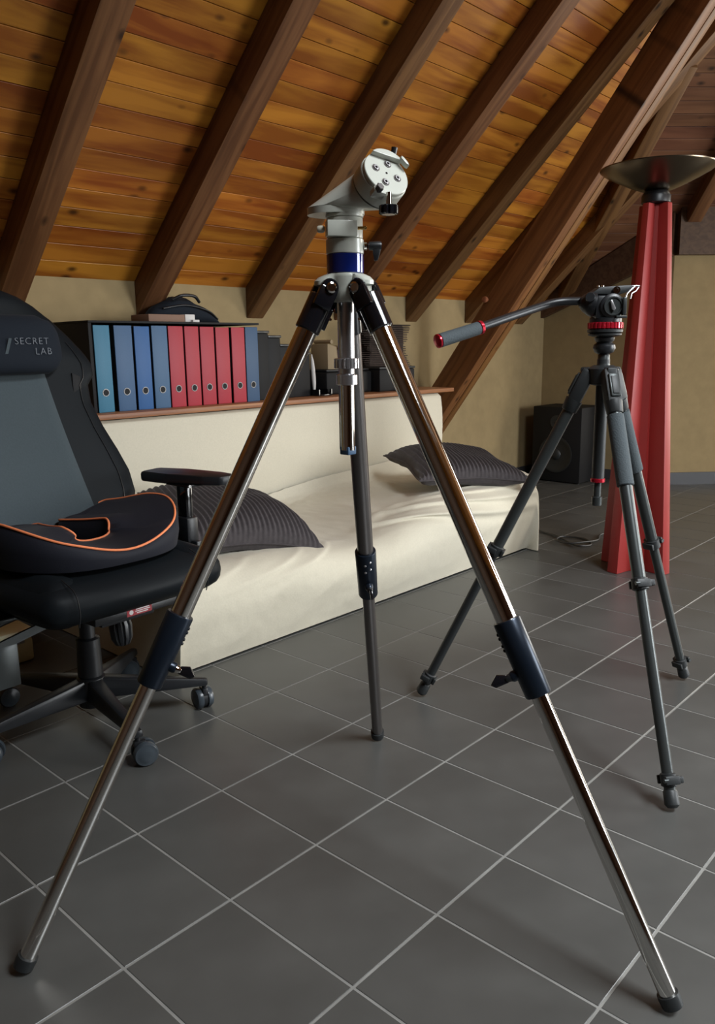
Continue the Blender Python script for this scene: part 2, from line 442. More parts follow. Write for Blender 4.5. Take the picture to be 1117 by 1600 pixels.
# rafters on the back slope
def rafter(name, x0, x1, s0, s1, dep, m='rafter'):
    base = eave - nA*.0005 + Vector((x0, 0, 0)); n = nA*-dep
    # eave end cut plumb against the knee wall
    bm = MB()
    a = Vector((0, KY-.0015, zA(KY-.0015))); 
    lo = Vector((0, KY-.0015, zA(KY-.0015)-dep/math.cos(TA)))
    pts = []
    for xx in (x0, x1):
        pts.append([Vector((xx, a.y, a.z)), Vector((xx, lo.y, lo.z)), Vector((xx, 0, 0))+eave*1+upA*s1+n, Vector((xx, 0, 0))+eave+upA*s1])
    A, B = pts
    bm.prism(A, (x1-x0, 0, 0), bev=.004)
    return bm
RM = None
for k in range(-2, 8):
    xr = 1.46+.614*k
    if k == 7: continue
    smax = 4.5 if xr < 4.3 else (4.1, 2.6, 1.3)[min(2, k-5)] if k >= 5 else 4.5
    bm = rafter('rafter', 0, .105, 0, smax, .107)
    # local frame: x along the rafter for the grain
    Mr = Matrix((upA, Vector((1,0,0)), nA)).transposed().to_4x4()
    org = Vector((xr-.105, KY, KZ))
    Mi = (Matrix.Translation(Vector((0, KY, KZ))) @ Mr).inverted()
    bmesh.ops.transform(bm.bm, matrix=Mi, verts=bm.bm.verts[:])
    me = bm.mesh('rafter', None, ['rafter'], smooth=True)
    ro = inst('rafter', me, org, Mr.to_euler(), ceil)
# hip rafter where the two slopes meet
def grain_beam(name, A, B, w, d, side, m, parent=None, bev=.004, ext=None):
    """square timber from A to B (centres of the lower face), w along side, d upwards"""
    A = Vector(A); B = Vector(B); x = (B-A).normalized(); y = Vector(side); y = (y-x*y.dot(x)).normalized(); z = x.cross(y)
    if z.z < 0: z = -z; y = -y
    M = Matrix((x, y, z)).transposed().to_4x4()
    me = MB().box((0, -w/2, 0), ((B-A).length, w/2, d), bev=bev, seg=2).mesh(name, None, [m])
    o = inst(name, me, A, M.to_euler(), parent); return o
def onhip(s):
    p, t0, t1 = trange(s); return p+bV*t0
hA, hB = onhip(-.62), onhip(1.2)
dn = Vector((0, 0, -.145))
grain_beam('hip_rafter', hA+dn+(hA-hB).normalized()*.02, hB+dn, .09, .12, bV, 'rafter', hipc)
for t in (.08, .78):
    a = K0+bV*t+upB*.02-nB*.105; b = a+upB*2.3
    grain_beam('rafter', a, b, .09, .10, bV, 'rafter', hipc)
# wall plates under the corner slope
struct('trim_1', MB().prism([(XW-.002, KYC, 1.53), (XW-.002, KY-.002, 1.16), (XW-.002, KY-.002, 1.30), (XW-.002, KYC, 1.80)], (-.05, 0, 0)), 'dark_panel')
struct('trim_2', MB().prism([(XW-.004*GX, KYC-.004*GY, 1.53), (XW+BX*1.4, KYC+BY*1.4, 1.53), (XW+BX*1.4, KYC+BY*1.4, 1.83), (XW, KYC, 1.83)], (-GX*.06, -GY*.06, 0)), 'dark_panel')

# the big diagonal truss timber, two planks bolted side by side
P0 = Vector((3.93, 3.075, .333)); P1 = Vector((3.93, .78, 3.345))
dirT = (P1-P0).normalized()
tr = thing('truss_beam', 'heavy diagonal double timber running from behind the sofa up to the roof', 'beam', (3.93, 3.075, .333))
for k, (xa, xb) in enumerate(((0, .074), (.080, .142))):
    o = grain_beam('timber', Vector((xa+(xb-xa)/2, 0, 0)), Vector((xa+(xb-xa)/2, 0, 0))+(P1-P0), xb-xa, .170, (1, 0, 0), 'beam', tr, bev=.005)
    o.location = Vector((xa+(xb-xa)/2, 0, 0))
pg = MB().lathe((3.928, 2.60, 1.22), (-1, 0, 0), [(0, .012), (.02, .018), (.03, .016), (.034, .006)], 14)
part('wood_peg', pg, 'shelf_wood', tr)

# ================================================================== LEDGE, FOLDERS, THINGS ON IT
ledge = solo('wall_shelf', MB().box((0.2, 2.70, .712), (3.76, KY-.003, .733), bev=.003), 'shelf_wood',
             'long brown wooden ledge above the sofa back carrying the folders', 'shelf', (2.0, 2.9, .712))
LZ = .7335; FY = 2.78
fx = [(1.577,1.644),(1.663,1.740),(1.750,1.819),(1.829,1.901),(1.907,1.978),(1.986,2.056),(2.064,2.135),(2.144,2.216),(2.229,2.301),(2.306,2.377)]
fm = ['folder_teal','folder_slate','folder_blue','folder_grey_blue'] + ['folder_red']*5 + ['folder_navy']
fl = ['light teal ring binder, leftmost in the row on the ledge', 'slate blue ring binder, second from the left on the ledge',
      'bright mid-blue ring binder, third from the left on the ledge', 'grey-blue ring binder standing just left of the first red one',
      'red ring binder next to the grey-blue one, first of the five red', 'second red ring binder, counting from the grey-blue one',
      'middle one of the five red ring binders on the ledge', 'fourth red ring binder, two left of the dark blue one',
      'red ring binder beside the dark blue one at the right end', 'dark navy-blue ring binder at the right end of the red ones']
cs = thing('binder_rack', 'black open-fronted rack with thin sides enclosing the row of ring binders', 'rack', (1.97, 2.94, LZ))
part('side_panel', MB().box((1.560, 2.785, LZ), (1.574, 3.08, 1.068), bev=.001), 'speaker_black', cs)
part('side_panel', MB().box((2.380, 2.83, LZ), (2.388, 3.08, 1.060), bev=.001), 'speaker_black', cs)
part('top_panel', MB().box((1.560, 2.782, 1.0685), (2.388, 3.08, 1.077), bev=.001), 'speaker_black', cs)
part('back_panel', MB().box((1.5745, 3.078, LZ), (2.3795, 3.086, 1.0675), bev=.001), 'speaker_black', cs)
for (a, b), m, lb in zip(fx, fm, fl):
    lean = random.uniform(-.002, .002); top = LZ+.325+random.uniform(-.002, .002)
    f = thing('ring_binder', lb, 'binder', ((a+b)/2, FY+.14, LZ), 'ring binders in the row on the ledge')
    part('spine', MB().box((a, FY, LZ), (b, FY+.006, top), bev=.002), m, f)
    part('cover', MB().box((a, FY+.0055, LZ), (a+.003, FY+.28, top), bev=.001).box((b-.003, FY+.0055, LZ), (b, FY+.28, top), bev=.001), 'speaker_black', f)
    part('paper_block', MB().box((a+.006, FY+.02, LZ+.002), (b-.008, FY+.27, top-.02)), 'paper', f)
    cx = (a+b)/2; cz = LZ+.075
    part('finger_ring', MB().lathe((cx, FY+.0004, cz), (0, -1, 0), [(0, .0145), (.0022, .0145), (.0022, .0118), (0.0004, .0115)], 24, cap=False), 'ring_metal', f)
    part('finger_hole', MB().lathe((cx, FY+.0002, cz), (0, -1, 0), [(0, .0118), (.0008, .0118)], 20), 'speaker_black', f)

# flat box and bag on top of the rack
bx = thing('flat_box', 'brown flat cardboard box with a white end on top of the binder rack', 'box', (1.98, 2.90, 1.077))
part('carton', MB().box((1.86, 2.84, 1.077), (2.035, 2.97, 1.108), bev=.002), 'card_brown', bx)
part('end_flap', MB().box((2.0355, 2.838, 1.079), (2.085, 2.972, 1.110), bev=.002), 'paper', bx, label='white end flap')
part('tab', MB().box((2.065, 2.825, 1.077), (2.098, 2.8375, 1.088), bev=.001), 'paper', bx)
def bag_pt(u, v):
    x = 1.96+.40*u; a = v*2*PI
    h = .115*math.sin(PI*min(1, u*1.02))**.55*(1-.35*max(0, u-.45)/.55) * (1+.10*noise.noise(Vector((u*7, 3, 1))))
    d = .075*math.sin(PI*min(1, u*.98+.01))**.4
    z = 1.078+max(0, h*(.5-.5*math.cos(a))*(1+.08*noise.noise(Vector((u*9, v*6, 0)))))
    return (x, 3.035+d*math.sin(a)*.78, z)
bag = thing('fabric_bag', 'black crumpled fabric bag lying on top of the rack behind the flat box', 'bag', (2.16, 3.0, 1.078))
part('pouch', MB().grid(bag_pt, 28, 22, closed_v=True), 'pillow_plush', bag, angle=60)
part('zip_flap', MB().sweep(curve_pts([(2.03, 2.985, 1.14), (2.14, 2.972, 1.155), (2.26, 2.978, 1.135), (2.33, 3.0, 1.10)], 6), .004), 'black_plastic', bag)
part('handle_loop', MB().sweep(curve_pts([(2.08, 2.985, 1.178), (2.12, 2.965, 1.196), (2.18, 2.965, 1.194), (2.22, 2.985, 1.172)], 6), .007), 'black_plastic', bag)

# black cases stepping down to the right of the rack
for k, (x0, x1, zt, lb) in enumerate(((2.393, 2.470, 1.045, 'tall black case right beside the navy binder, first of the stepped cases'),
                                      (2.474, 2.552, 1.025, 'black case second from the binder rack, slightly lower than the first'),
                                      (2.556, 2.640, .985, 'black case third from the binder rack with a narrow lid'),
                                      (2.644, 2.760, .945, 'lowest and widest black case, farthest from the binder rack'))):
    c = thing('storage_case', lb, 'case', ((x0+x1)/2, 2.92, LZ), 'black cases beside the binders')
    part('case_body', MB().box((x0, 2.815+.01*k, LZ), (x1, 3.05, zt-.012), bev=.004), 'speaker_black', c)
    part('case_lid', MB().box((x0-.0015, 2.808+.01*k, zt-.0118), (x1+.0015, 3.055, zt), bev=.003), 'black_plastic', c)
# flap hanging over the case tops
# black printer-like machine
mc = thing('equipment_case', 'long low black equipment box on the ledge behind the chrome tripod legs', 'box', (3.02, 2.93, LZ))
part('casing', MB().box((2.86, 2.83, LZ), (3.20, 3.06, .845), bev=.012), 'speaker_black', mc)
part('lid', MB().box((2.87, 2.84, .8455), (3.19, 3.05, .858), bev=.005), 'black_plastic', mc)
mc2 = thing('black_carton', 'plain black box between the equipment box and the ribbed sculpture', 'box', (3.36, 2.84, LZ))
part('carton_body', MB().box((3.205, 2.78, LZ), (3.50, 2.90, .850), bev=.008), 'speaker_black', mc2)
part('carton_lid', MB().box((3.203, 2.778, .8505), (3.502, 2.902, .862), bev=.003), 'matt_black', mc2)
tr1 = solo('document_tray', MB().box((2.765, 2.79, LZ), (2.855, 3.0, .742), bev=.003).box((2.765, 2.79, .742), (2.770, 3.0, .765)).box((2.850, 2.79, .742), (2.855, 3.0, .765)).box((2.770, 2.995, .742), (2.850, 3.0, .765)),
      'black_gloss', 'glossy black tray on the ledge right of the stepped cases', 'tray', (2.81, 2.9, LZ))
quill = MB().sweep(curve_pts([(2.800, 2.86, .744), (2.798, 2.86, .80), (2.792, 2.86, .88), (2.786, 2.86, .935)], 6), lambda t: .003+.008*math.sin(PI*min(1, t*1.05))**.7)
solo('white_pen', quill, 'paper', 'white tapering quill-like pen standing upright in the black tray', 'pen', (2.8, 2.86, .744))
# beige card holder
ch = thing('card_holder', 'beige and brown cardboard holder with a stepped outline on the equipment box', 'holder', (2.96, 2.95, .858))
part('wedge', MB().prism([(2.90, 2.86, .8585), (2.98, 2.86, .8585), (2.965, 2.86, .97), (2.90, 2.86, .985)], (0, .12, 0), bev=.002), 'beige_card', ch)
part('back_block', MB().box((2.985, 2.88, .8585), (3.06, 3.0, .955), bev=.004), 'dark_card', ch)
part('roll', MB().cyl((2.93, 2.86, .995), (2.93, 2.98, .995), .010, n=14), 'beige_card', ch)
part('roll', MB().cyl((3.01, 2.88, .9655), (3.01, 3.0, .9655), .010, n=14), 'beige_card', ch)
solo('die', MB().box((3.335, 2.745, LZ), (3.349, 2.759, LZ+.014), bev=.003), 'paper', 'tiny white cube lying on the front edge of the ledge', 'cube', (3.342, 2.752, LZ))
# ribbed sculpture: stacked wavy cardboard layers
sv = thing('ribbed_sculpture', 'dark brown sculpture of stacked wavy cardboard layers on the ledge end', 'sculpture', (3.47, 2.99, LZ))
nl = 36
for k in range(nl):
    t = k/(nl-1); z0 = LZ+k*.0100
    wx = .195+.022*math.cos(t*2*PI*1.6+2.9)+.008*random.uniform(-1, 1); wy = .075+.008*math.cos(t*9)
    ox = .012*math.sin(t*7)+random.uniform(-.004, .004)
    pts = []
    for i in range(26):
        a = 2*PI*i/26; r = 1+.035*math.sin(7*a+k*.9)+random.uniform(-.022, .022)
        pts.append((3.475+ox+wx*r*math.copysign(abs(math.cos(a))**.8, math.cos(a)), 2.99+wy*r*math.sin(a), z0))
    part('cardboard_layer', MB().prism(pts, (0, 0, .0045)), 'dark_card', sv, smooth=False)
part('core', MB().box((3.32, 2.95, LZ), (3.62, 3.03, LZ+nl*.010-.005), bev=.02), 'dark_card', sv)

# ================================================================== SOFA UNDER A CREAM COVER
sofa = thing('sofa', 'low sofa draped in a cream crinkled cloth cover, below the ledge', 'sofa', (2.3, 2.3, 0))
def fbm(x, y, s=0): return noise.noise(Vector((x, y, s)))+.5*noise.noise(Vector((x*2.1, y*2.1, s+5)))
def fold(x, d):
    """draped folds: d distance along the profile from the seat/back joint"""
    a = noise.noise(Vector((x*2.2-d*1.3, d*1.6, 2.0)))
    b = 1-abs(noise.noise(Vector((x*3.4+d*2.6, d*2.2-x*1.2, 7.0))))*2
    return .5*a+.35*b
prof = curve_pts([(2.700, .30), (2.668, .250), (2.58, .236), (2.40, .240), (2.15, .268), (1.98, .288), (1.892, .262), (1.864, .19), (1.885, .10), (1.925, .004)], 8)
prof = [Vector((p.x, p.y, 0)) for p in prof]      # x = world y, y = world z
NPF = len(prof)
LEND, REND = 1.27, 3.27
def seat_pt(u, v):
    k = v*(NPF-1); i = min(int(k), NPF-2); f = k-i; p = prof[i].lerp(prof[i+1], f)
    y, z = p.x, p.y
    xe = REND+(y-1.87)*.66 - .05*max(0, .25-z)/.25
    # columns past the ends fold down to the floor
    e = .035
    if u < e: x = LEND-.03*(1-u/e)*.6; drop = 1-u/e
    elif u > 1-e: x = xe+.035*math.sin((1-(1-u)/e)*PI/2); drop = 1-(1-u)/e
    else: x = LEND+(xe-LEND)*(u-e)/(1-2*e); drop = 0
    rise = .085*max(0, min(1, (x-2.1)/1.1))**1.3*min(1, z/.3) + .012*math.sin(x*5+1)*min(1, z/.3)
    z2 = z+rise
    d = v*1.7
    amp = .020*min(1, z/.06)*(1 if v > .12 else v/.12)
    fo = fold(x, d)
    # a hollow in the middle of the front where the cloth sags
    sag = math.exp(-((x-2.20)/.24)**2)*math.exp(-((v-.60)/.14)**2)*.055
    front = max(0, min(1, (v-.45)/.2))
    # long diagonal creases radiating from the sag
    cre = 0
    for (x0_, v0_, A_, wd, am) in ((2.30, .50, .30, .016, .024), (2.42, .47, .27, .014, .020), (2.55, .46, .22, .013, .016), (2.72, .46, .16, .012, .012)):
        if x > x0_-.12:
            q_ = max(0, x-x0_); vc = v0_+A_*(1-math.exp(-q_/.34)); f_ = min(1, (x-x0_+.12)/.2)*max(0, 1-q_/1.15)
            cre += am*f_*math.exp(-((v-vc)/wd)**2)-am*.5*f_*math.exp(-((v-vc-wd*2.2)/(wd*1.4))**2)
    for (x0_, v0_, A_, wd, am) in ((2.02, .52, .26, .016, .014), (1.85, .55, .22, .015, .011), (1.60, .56, .2, .018, .010)):
        if x < x0_+.1:
            q_ = max(0, x0_-x); vc = v0_+A_*(1-math.exp(-q_/.25)); f_ = min(1, (x0_+.1-x)/.2)*max(0, 1-q_/.5)
            cre += am*f_*math.exp(-((v-vc)/wd)**2)
    fine = .0016*noise.noise(Vector((x*26, v*30, 3)))*(1.6-front)+.0012*noise.noise(Vector((x*70, v*22, 9)))*(1-front*.6)
    z3 = z2*(1-drop**1.7)+.004 + ((amp*fo+fine)*(1-front)-sag*(1-front*.6)+cre*(1-front))*min(1, z/.06)*(1-drop)
    y3 = y-(amp*fo*.7+fine+cre*1.1-sag*.9)*front*(1-drop) + .012*math.sin(x*4.3+2)*front*(1-v)*2
    return (x, y3, max(.003, z3))
part('seat_cover', MB().grid(seat_pt, 230, 110), 'cover', sofa, angle=180)
def back_pt(u, v):
    x = 1.27+2.43*u; z = .30+.406*v
    y = 2.722-.018*math.sin(v*PI)+.006*fbm(x*2.5, z*4)+.0016*noise.noise(Vector((x*40, z*40, 1)))
    if u > .985: y += .20*((u-.985)/.015)**2
    if v > .97: y += .02*(v-.97)/.03
    return (x, y, z)
part('back_cover', MB().grid(back_pt, 120, 24), 'cover', sofa, angle=180)
fr = MB().box((1.34, 2.02, .03), (3.15, 2.60, .19), bev=.02).box((1.34, 2.755, .03), (3.60, 2.95, .690), bev=.01)
part('inner_frame', fr, 'dark_card', sofa)

def corduroy(name, label, loc, sx, sy, h, rot, tilt, ribs_dir=0, sag=0.0):
    def P(u, v, side):
        a = (u-.5)*2; b = (v-.5)*2
        ex = (1-abs(a)**2.6); ey = (1-abs(b)**2.6)
        th = h*max(0, ex*ey)**.42
        pin = 1-.10*(1-abs(b))*abs(a)**3*0 
        X = a*sx/2*(1-.13*(1-b*b)*abs(a)**2); Y = b*sy/2*(1-.13*(1-a*a)*abs(b)**2)
        t = (X if ribs_dir == 0 else Y)
        rib = .0042*math.sin(t*2*PI/.0185+1.2*noise.noise(Vector((X*2.5, Y*2.5, 1))))*min(1, th/.02)
        wr = .006*noise.noise(Vector((X*9, Y*9, 4 if side > 0 else 8)))*min(1, th/.03)
        z = side*th*(1.0 if side > 0 else .65)+side*(rib+wr)+.025*noise.noise(Vector((X*3, Y*3, loc[0])))-sag*a*a
        return (X, Y, z)
    mb = MB(); mb.grid(lambda u, v: P(u, v, 1), *((190, 70) if ribs_dir == 0 else (70, 190))); mb.grid(lambda u, v: P(u, v, -1), 60, 30)
    root = thing(name, label, 'cushion', loc)
    me = mb.mesh('cushion_case', None, ['cushion_cord'], True, 180)
    o = inst('cushion_case', me, (0,0,0), None, root)
    rim = []
    for k in range(96):
        q = k/24; i = int(q); f = q-i
        u, v = ((f, 0), (1, f), (1-f, 1), (0, 1-f))[i]
        rim.append(P(u, v, 1))
    o2 = bpy.data.objects.new('seam', MB().sweep(rim, .0035, n=6, closed=True).mesh('seam', None, ['cushion_cord'])); COL.objects.link(o2); o2.parent = root
    root.rotation_euler = (tilt[0], tilt[1], rot)
    return root
c1 = corduroy('corduroy_cushion', 'dark grey corduroy cushion on the sofa behind the office chair', (1.775, 2.275, .352), .56, .52, .098, 0, (0, 0), 1, .0)
c2 = corduroy('corduroy_cushion', 'dark grey corduroy cushion at the right end of the sofa near the timber', (3.05, 2.18, .405), .56, .54, .085, 0, (0, 0), 1, .0)
def lay(o, ang, lift):
    a = math.radians(ang); d = Vector((math.cos(a), math.sin(a), 0)); k = d.cross(Vector((0, 0, 1)))
    o.rotation_euler = (Matrix.Rotation(math.radians(lift), 3, k) @ Matrix.Rotation(a-PI/4, 3, 'Z')).to_euler()
lay(c1, 118, 12); lay(c2, 102, 5)

# ================================================================== CHROME TRIPOD WITH WHITE MOUNT HEAD
TC = Vector((.956, .900, 0))
ct = thing('chrome_tripod', 'chrome-legged astronomy tripod with black leg sleeves in the foreground', 'tripod', TC)
feet = (Vector((.438, 1.138, .0)), Vector((1.044, .343, .0)), Vector((1.385, 1.217, .0)))
knob_side = ((1, -.3), (-1, -.2), (0, -1))
for k, f in enumerate(feet):
    dr = (f-TC).normalized(); side = Vector((-dr.y, dr.x, 0))
    H = TC+dr*.034+Vector((0, 0, 1.057)); F = Vector((f.x, f.y, .010))
    ax = (F-H).normalized(); Ln = (F-H).length
    P = lambda t: H+ax*(Ln*t)
    leg = part('leg', MB().cyl(P(.045), P(.49), .0165, n=40), 'chrome' if k < 2 else 'steel_grey', ct)
    part('lower_tube', MB().cyl(P(.47), P(.992), .0132, n=40), 'chrome' if k < 2 else 'steel_grey', leg)
    # clamp fork at the top
    fm_ = MB().cyl(P(.012), P(.0625), .0200, .0200, n=30, bev=.002)
    fm_.cyl(H-side*.0225, H-side*.0125, .0145, n=24, bev=.002).cyl(H+side*.0125, H+side*.0225, .0145, n=24, bev=.002)
    M = Matrix((side, ax.cross(side), ax)).transposed().to_4x4(); M.translation = H
    fm_.box((-.0235, -.0150, .0), (-.0125, .0150, .034), M, bev=.003).box((.0125, -.0150, .0), (.0235, .0150, .034), M, bev=.003)
    fm_.box((-.0035, -.026, .010), (.0035, .0, .060), M, bev=.001)
    part('clamp', fm_, 'black_gloss', leg)
    part('hinge_bolt', MB().lathe(H-side*.0242, -side, [(0, .0085), (.003, .0085), (.004, .006), (.0025, .0058), (.0025, .0025)], 20), 'chrome', leg)
    part('hinge_bolt', MB().lathe(H+side*.0242, side, [(0, .0085), (.003, .0085), (.004, .006), (.0025, .0058), (.0025, .0025)], 20), 'chrome', leg)
    for q in (.022, .034):
        part('clamp_screw', MB().cyl(P(q)+M.to_3x3() @ Vector((.006, -.0262, 0)), P(q)+M.to_3x3() @ Vector((-.006, -.0262, 0)), .0022, n=10), 'chrome', leg)
    # black sleeve with screws and the wing knob
    sl = MB().lathe(P(.478), ax, [(0, .0170), (0, .0208), (.002, .0218), (Ln*.104-.002, .0205), (Ln*.104, .0195), (Ln*.104, .0136)], 36)
    part('sleeve', sl, 'anodised', leg)
    kd = Vector((knob_side[k][0], knob_side[k][1], 0)) if k == 2 else (_R if k == 0 else -_R)
    kd = Vector(kd); kd = (kd-ax*kd.dot(ax)).normalized()
    if k == 2: kd = (-_W*1.0+_R*.1); kd = (kd-ax*kd.dot(ax)).normalized()
    for q, off in ((.492, 0), (.498, 1), (.508, 0), (.514, 1)):
        kd2 = (kd+ax.cross(kd)*(.25 if off else -.25)).normalized() if k == 2 else kd
        part('sleeve_screw', MB().lathe(P(q)+kd2*.0205, kd2, [(0, .0026), (.002, .0026), (.003, .0015)], 12), 'aluminium' if k == 2 else 'black_plastic', leg)
    kb = P(.548)
    part('lock_boss', MB().lathe(kb+kd*.0165, kd, [(0, .0090), (.010, .0085), (.013, .0065)], 18), 'anodised', leg)
    kn = part('wing_knob', MB().lathe(kb+kd*.029, kd, [(0, .0065), (.007, .0055), (.009, .004)], 14), 'chrome' if k == 0 else 'black_plastic', leg)
    wu = (ax*.25+kd*.97).normalized(); wv = ax.cross(kd).normalized(); wz = kd.cross(wv).normalized()
    q0 = kb+kd*.034
    pl = [q0+wz*.006, q0+kd*.022+wz*.006, q0+kd*.028-wz*.001, q0+kd*.014-wz*.012, q0-wz*.006]
    part('wing', MB().prism([p-wv*.003 for p in pl], wv*.006, bev=.0012), 'black_gloss', kn)
    part('rubber_foot', MB().lathe(P(.984), ax, [(0, .0138), (0, .0162), (.006, .0168), (Ln*.016-.0035+.004, .0160), (Ln*.016-.001+.004, .012)], 28), 'matt_black', leg)

# hub (white spider), centre column, crank collar
def spider_pt(a, zf):
    lob = max(0, math.cos(3*(a-a0)))**1.2
    return lob
a0 = math.atan2((feet[0]-TC).y, (feet[0]-TC).x)
hb = MB(); n = 72; rows = []
for (z, rb, rl) in ((1.036, .023, .0), (1.040, .026, .0), (1.056, .027, .008), (1.062, .028, .024), (1.068, .029, .023), (1.074, .030, .015), (1.078, .030, .005), (1.080, .0285, 0)):
    ring = []
    for i in range(n):
        a = 2*PI*i/n; r = rb+rl*max(0, math.cos(3*(a-a0)))**.55
        ring.append(hb.bm.verts.new(TC+Vector((r*math.cos(a), r*math.sin(a), z))))
    rows.append(ring)
for k in range(len(rows)-1):
    for i in range(n): hb.bm.faces.new((rows[k][i], rows[k][(i+1) % n], rows[k+1][(i+1) % n], rows[k+1][i]))
hb.bm.faces.new(list(reversed(rows[0]))); hb.bm.faces.new(rows[-1])
hub = part('hub', hb, 'white_paint', ct)
for f in feet:
    dr = (f-TC).normalized(); side = Vector((-dr.y, dr.x, 0))
    M = Matrix((dr, side, Vector((0,0,1)))).transposed().to_4x4(); M.translation = TC
    part('hinge_lug', MB().box((.018, -.0112, 1.046), (.044, .0112, 1.066), M, bev=.004), 'white_paint', hub)
def T(z, dx=0, dy=0): return TC+Vector((dx, dy, z))
col = part('centre_column', MB().cyl(T(.800), T(1.0425), .0118, n=30), 'chrome', ct)
part('column_insert', MB().cyl(T(.935), T(1.043), .0132, n=30), 'aluminium', col)
part('collar_ring', MB().lathe(T(.932), (0,0,1), [(0, .017), (.001, .0205), (.016, .0205), (.017, .017)], teeth=18, tdepth=.0022), 'aluminium', col)
part('collar_nut', MB().lathe(T(.906), (0,0,1), [(0, .0155), (.001, .0172), (.016, .0172), (.018, .0125), (.026, .0125)], 30), 'aluminium', col)
part('column_end_cap', MB().box((TC.x-.010, TC.y-.010, .792), (TC.x+.010, TC.y+.010, .806), bev=.002), 'folder_grey_blue', col)
part('spreader_rod', MB().cyl(T(.80, .004, .010), T(1.043, .004, .010), .0095, n=20), 'steel_grey', ct)

# the mount head stands on the hub
mh = thing('mount_head', 'white alt-azimuth mount head with a blue base ring, on the chrome tripod', 'mount', T(1.0802))
part('blue_ring', MB().lathe(T(1.0802), (0,0,1), [(0, .0285), (.001, .0295), (.0285, .0295), (.029, .0290)], 48), 'blue_gloss', mh)
part('lower_ring', MB().lathe(T(1.1095), (0,0,1), [(0, .0285), (.001, .0297), (.0215, .0297), (.0225, .0285)], 48), 'white_paint', mh)
part('upper_ring', MB().lathe(T(1.1325), (0,0,1), [(0, .0275), (.001, .0285), (.030, .0285), (.031, .0278)], 48), 'white_paint', mh)
# adjustment block facing the camera's left
vd = Vector((-_W.x, -_W.y, 0)).normalized(); rd = Vector((_R.x, _R.y, 0)).normalized()
M = Matrix((rd, vd, Vector((0,0,1)))).transposed().to_4x4(); M.translation = TC
Mz = Matrix.Rotation(math.radians(10), 4, 'Z')
M2 = M @ Matrix.Translation(Vector((-.006, .016, 1.1330))) @ Matrix.Rotation(math.radians(-12), 4, 'Z')
part('azimuth_block', MB().box((-.0245, 0, 0), (.0225, .021, .0235), M2, bev=.0015), 'white_paint', mh)
def Q(x, y, z): return M @ Vector((x, y, z))
sk = part('azimuth_screw', MB().cyl(Q(.0165, .026, 1.1455), Q(.034, .022, 1.1460), .0024, n=12), 'gold', mh)
part('screw_wing', MB().box((.020, .020, 1.1435), (.0345, .0245, 1.1485), M, bev=.001), 'gold', sk)
part('azimuth_knob', MB().lathe(Q(-.030, .026, 1.1445), -rd, [(0, .0035), (.003, .0055), (.010, .0055), (.012, .004)], 16), 'clear_knob', mh)
lk = part('lock_screw', MB().lathe(Q(.0285, .004, 1.1215), rd, [(0, .0035), (.002, .006), (.006, .006), (.008, .0035)], 14), 'chrome', mh)
part('lock_lever', MB().lathe(Q(.037, .004, 1.1215), rd, [(0, .0045), (.001, .0065), (.018, .0072), (.0205, .006)], 16)
     .prism([Q(.043, .002, 1.123), Q(.0565, .002, 1.124), Q(.0555, .002, 1.112), Q(.0515, .002, 1.099), Q(.0455, .002, 1.0985), Q(.0455, .002, 1.110)], (M.to_3x3() @ Vector((0, .007, 0))), bev=.0015), 'black_plastic', lk)
part('top_disc', MB().lathe(T(1.1640), (0,0,1), [(0, .0285), (.001, .0295), (.0045, .0295), (.005, .0290)], 48), 'white_paint', mh)
# inclined polar housing, its lower end sliced level and standing on the disc
axd = Vector((-.226, -.840, .493)).normalized(); CD = Vector((.968, .826, 1.2185))
RR = .0385
zc = 1.1797
sd = axd.cross(Vector((0, 0, 1))).normalized(); ud = sd.cross(axd).normalized()
hv = MB(); n = 72; rows = []
fc = TC-rd*.0135-vd*.006; NS = 10
sdd = sd if sd.dot(rd) > 0 else -sd
for q in range(NS+1):
    t = q/NS; ring = []
    for i in range(n):
        a = 2*PI*i/n
        top = CD-axd*.032+(sdd*math.cos(a)+ud*math.sin(a))*RR*.97
        bot = fc+rd*math.cos(a)*.0450-vd*math.sin(a)*.036+Vector((0, 0, zc))
        p = top.lerp(bot, t)
        ring.append(hv.bm.verts.new(p))
    rows.append(ring)
for k in range(NS):
    for i in range(n): hv.bm.faces.new((rows[k][i], rows[k][(i+1) % n], rows[k+1][(i+1) % n], rows[k+1][i]))
hull = MB()
for q in (0, NS):
    for v in rows[q]: hull.bm.verts.new(v.co)
bmesh.ops.convex_hull(hull.bm, input=hull.bm.verts[:]); hv.bm.free(); hv = hull
hs_ = part('housing', hv, 'white_paint', mh, angle=30)
part('foot_plate', MB().prism([fc+rd*math.cos(2*PI*i/40)*.0450-vd*math.sin(2*PI*i/40)*.036+Vector((0,0,zc-.0105)) for i in range(40)], (0,0,.0100)), 'white_paint', mh)
part('seam_ring', MB().lathe(CD-axd*.0322, axd, [(0, .0355), (.0015, .0360), (.0035, .0360), (.0045, .0355)], 48), 'steel_grey', hs_)
part('rotating_head', MB().lathe(CD-axd*.0285, axd, [(0, .0375), (.001, .0390), (.020, .0390), (.0245, .0390), (.0258, .0382), (.0258, .030), (.0285, .030)][:5], 56), 'white_paint', mh)
fd = part('face_disc', MB().lathe(CD-axd*.0027, axd, [(0, .0372), (.0058, .0372), (.0068, .0364)], 56), 'white_paint', mh)
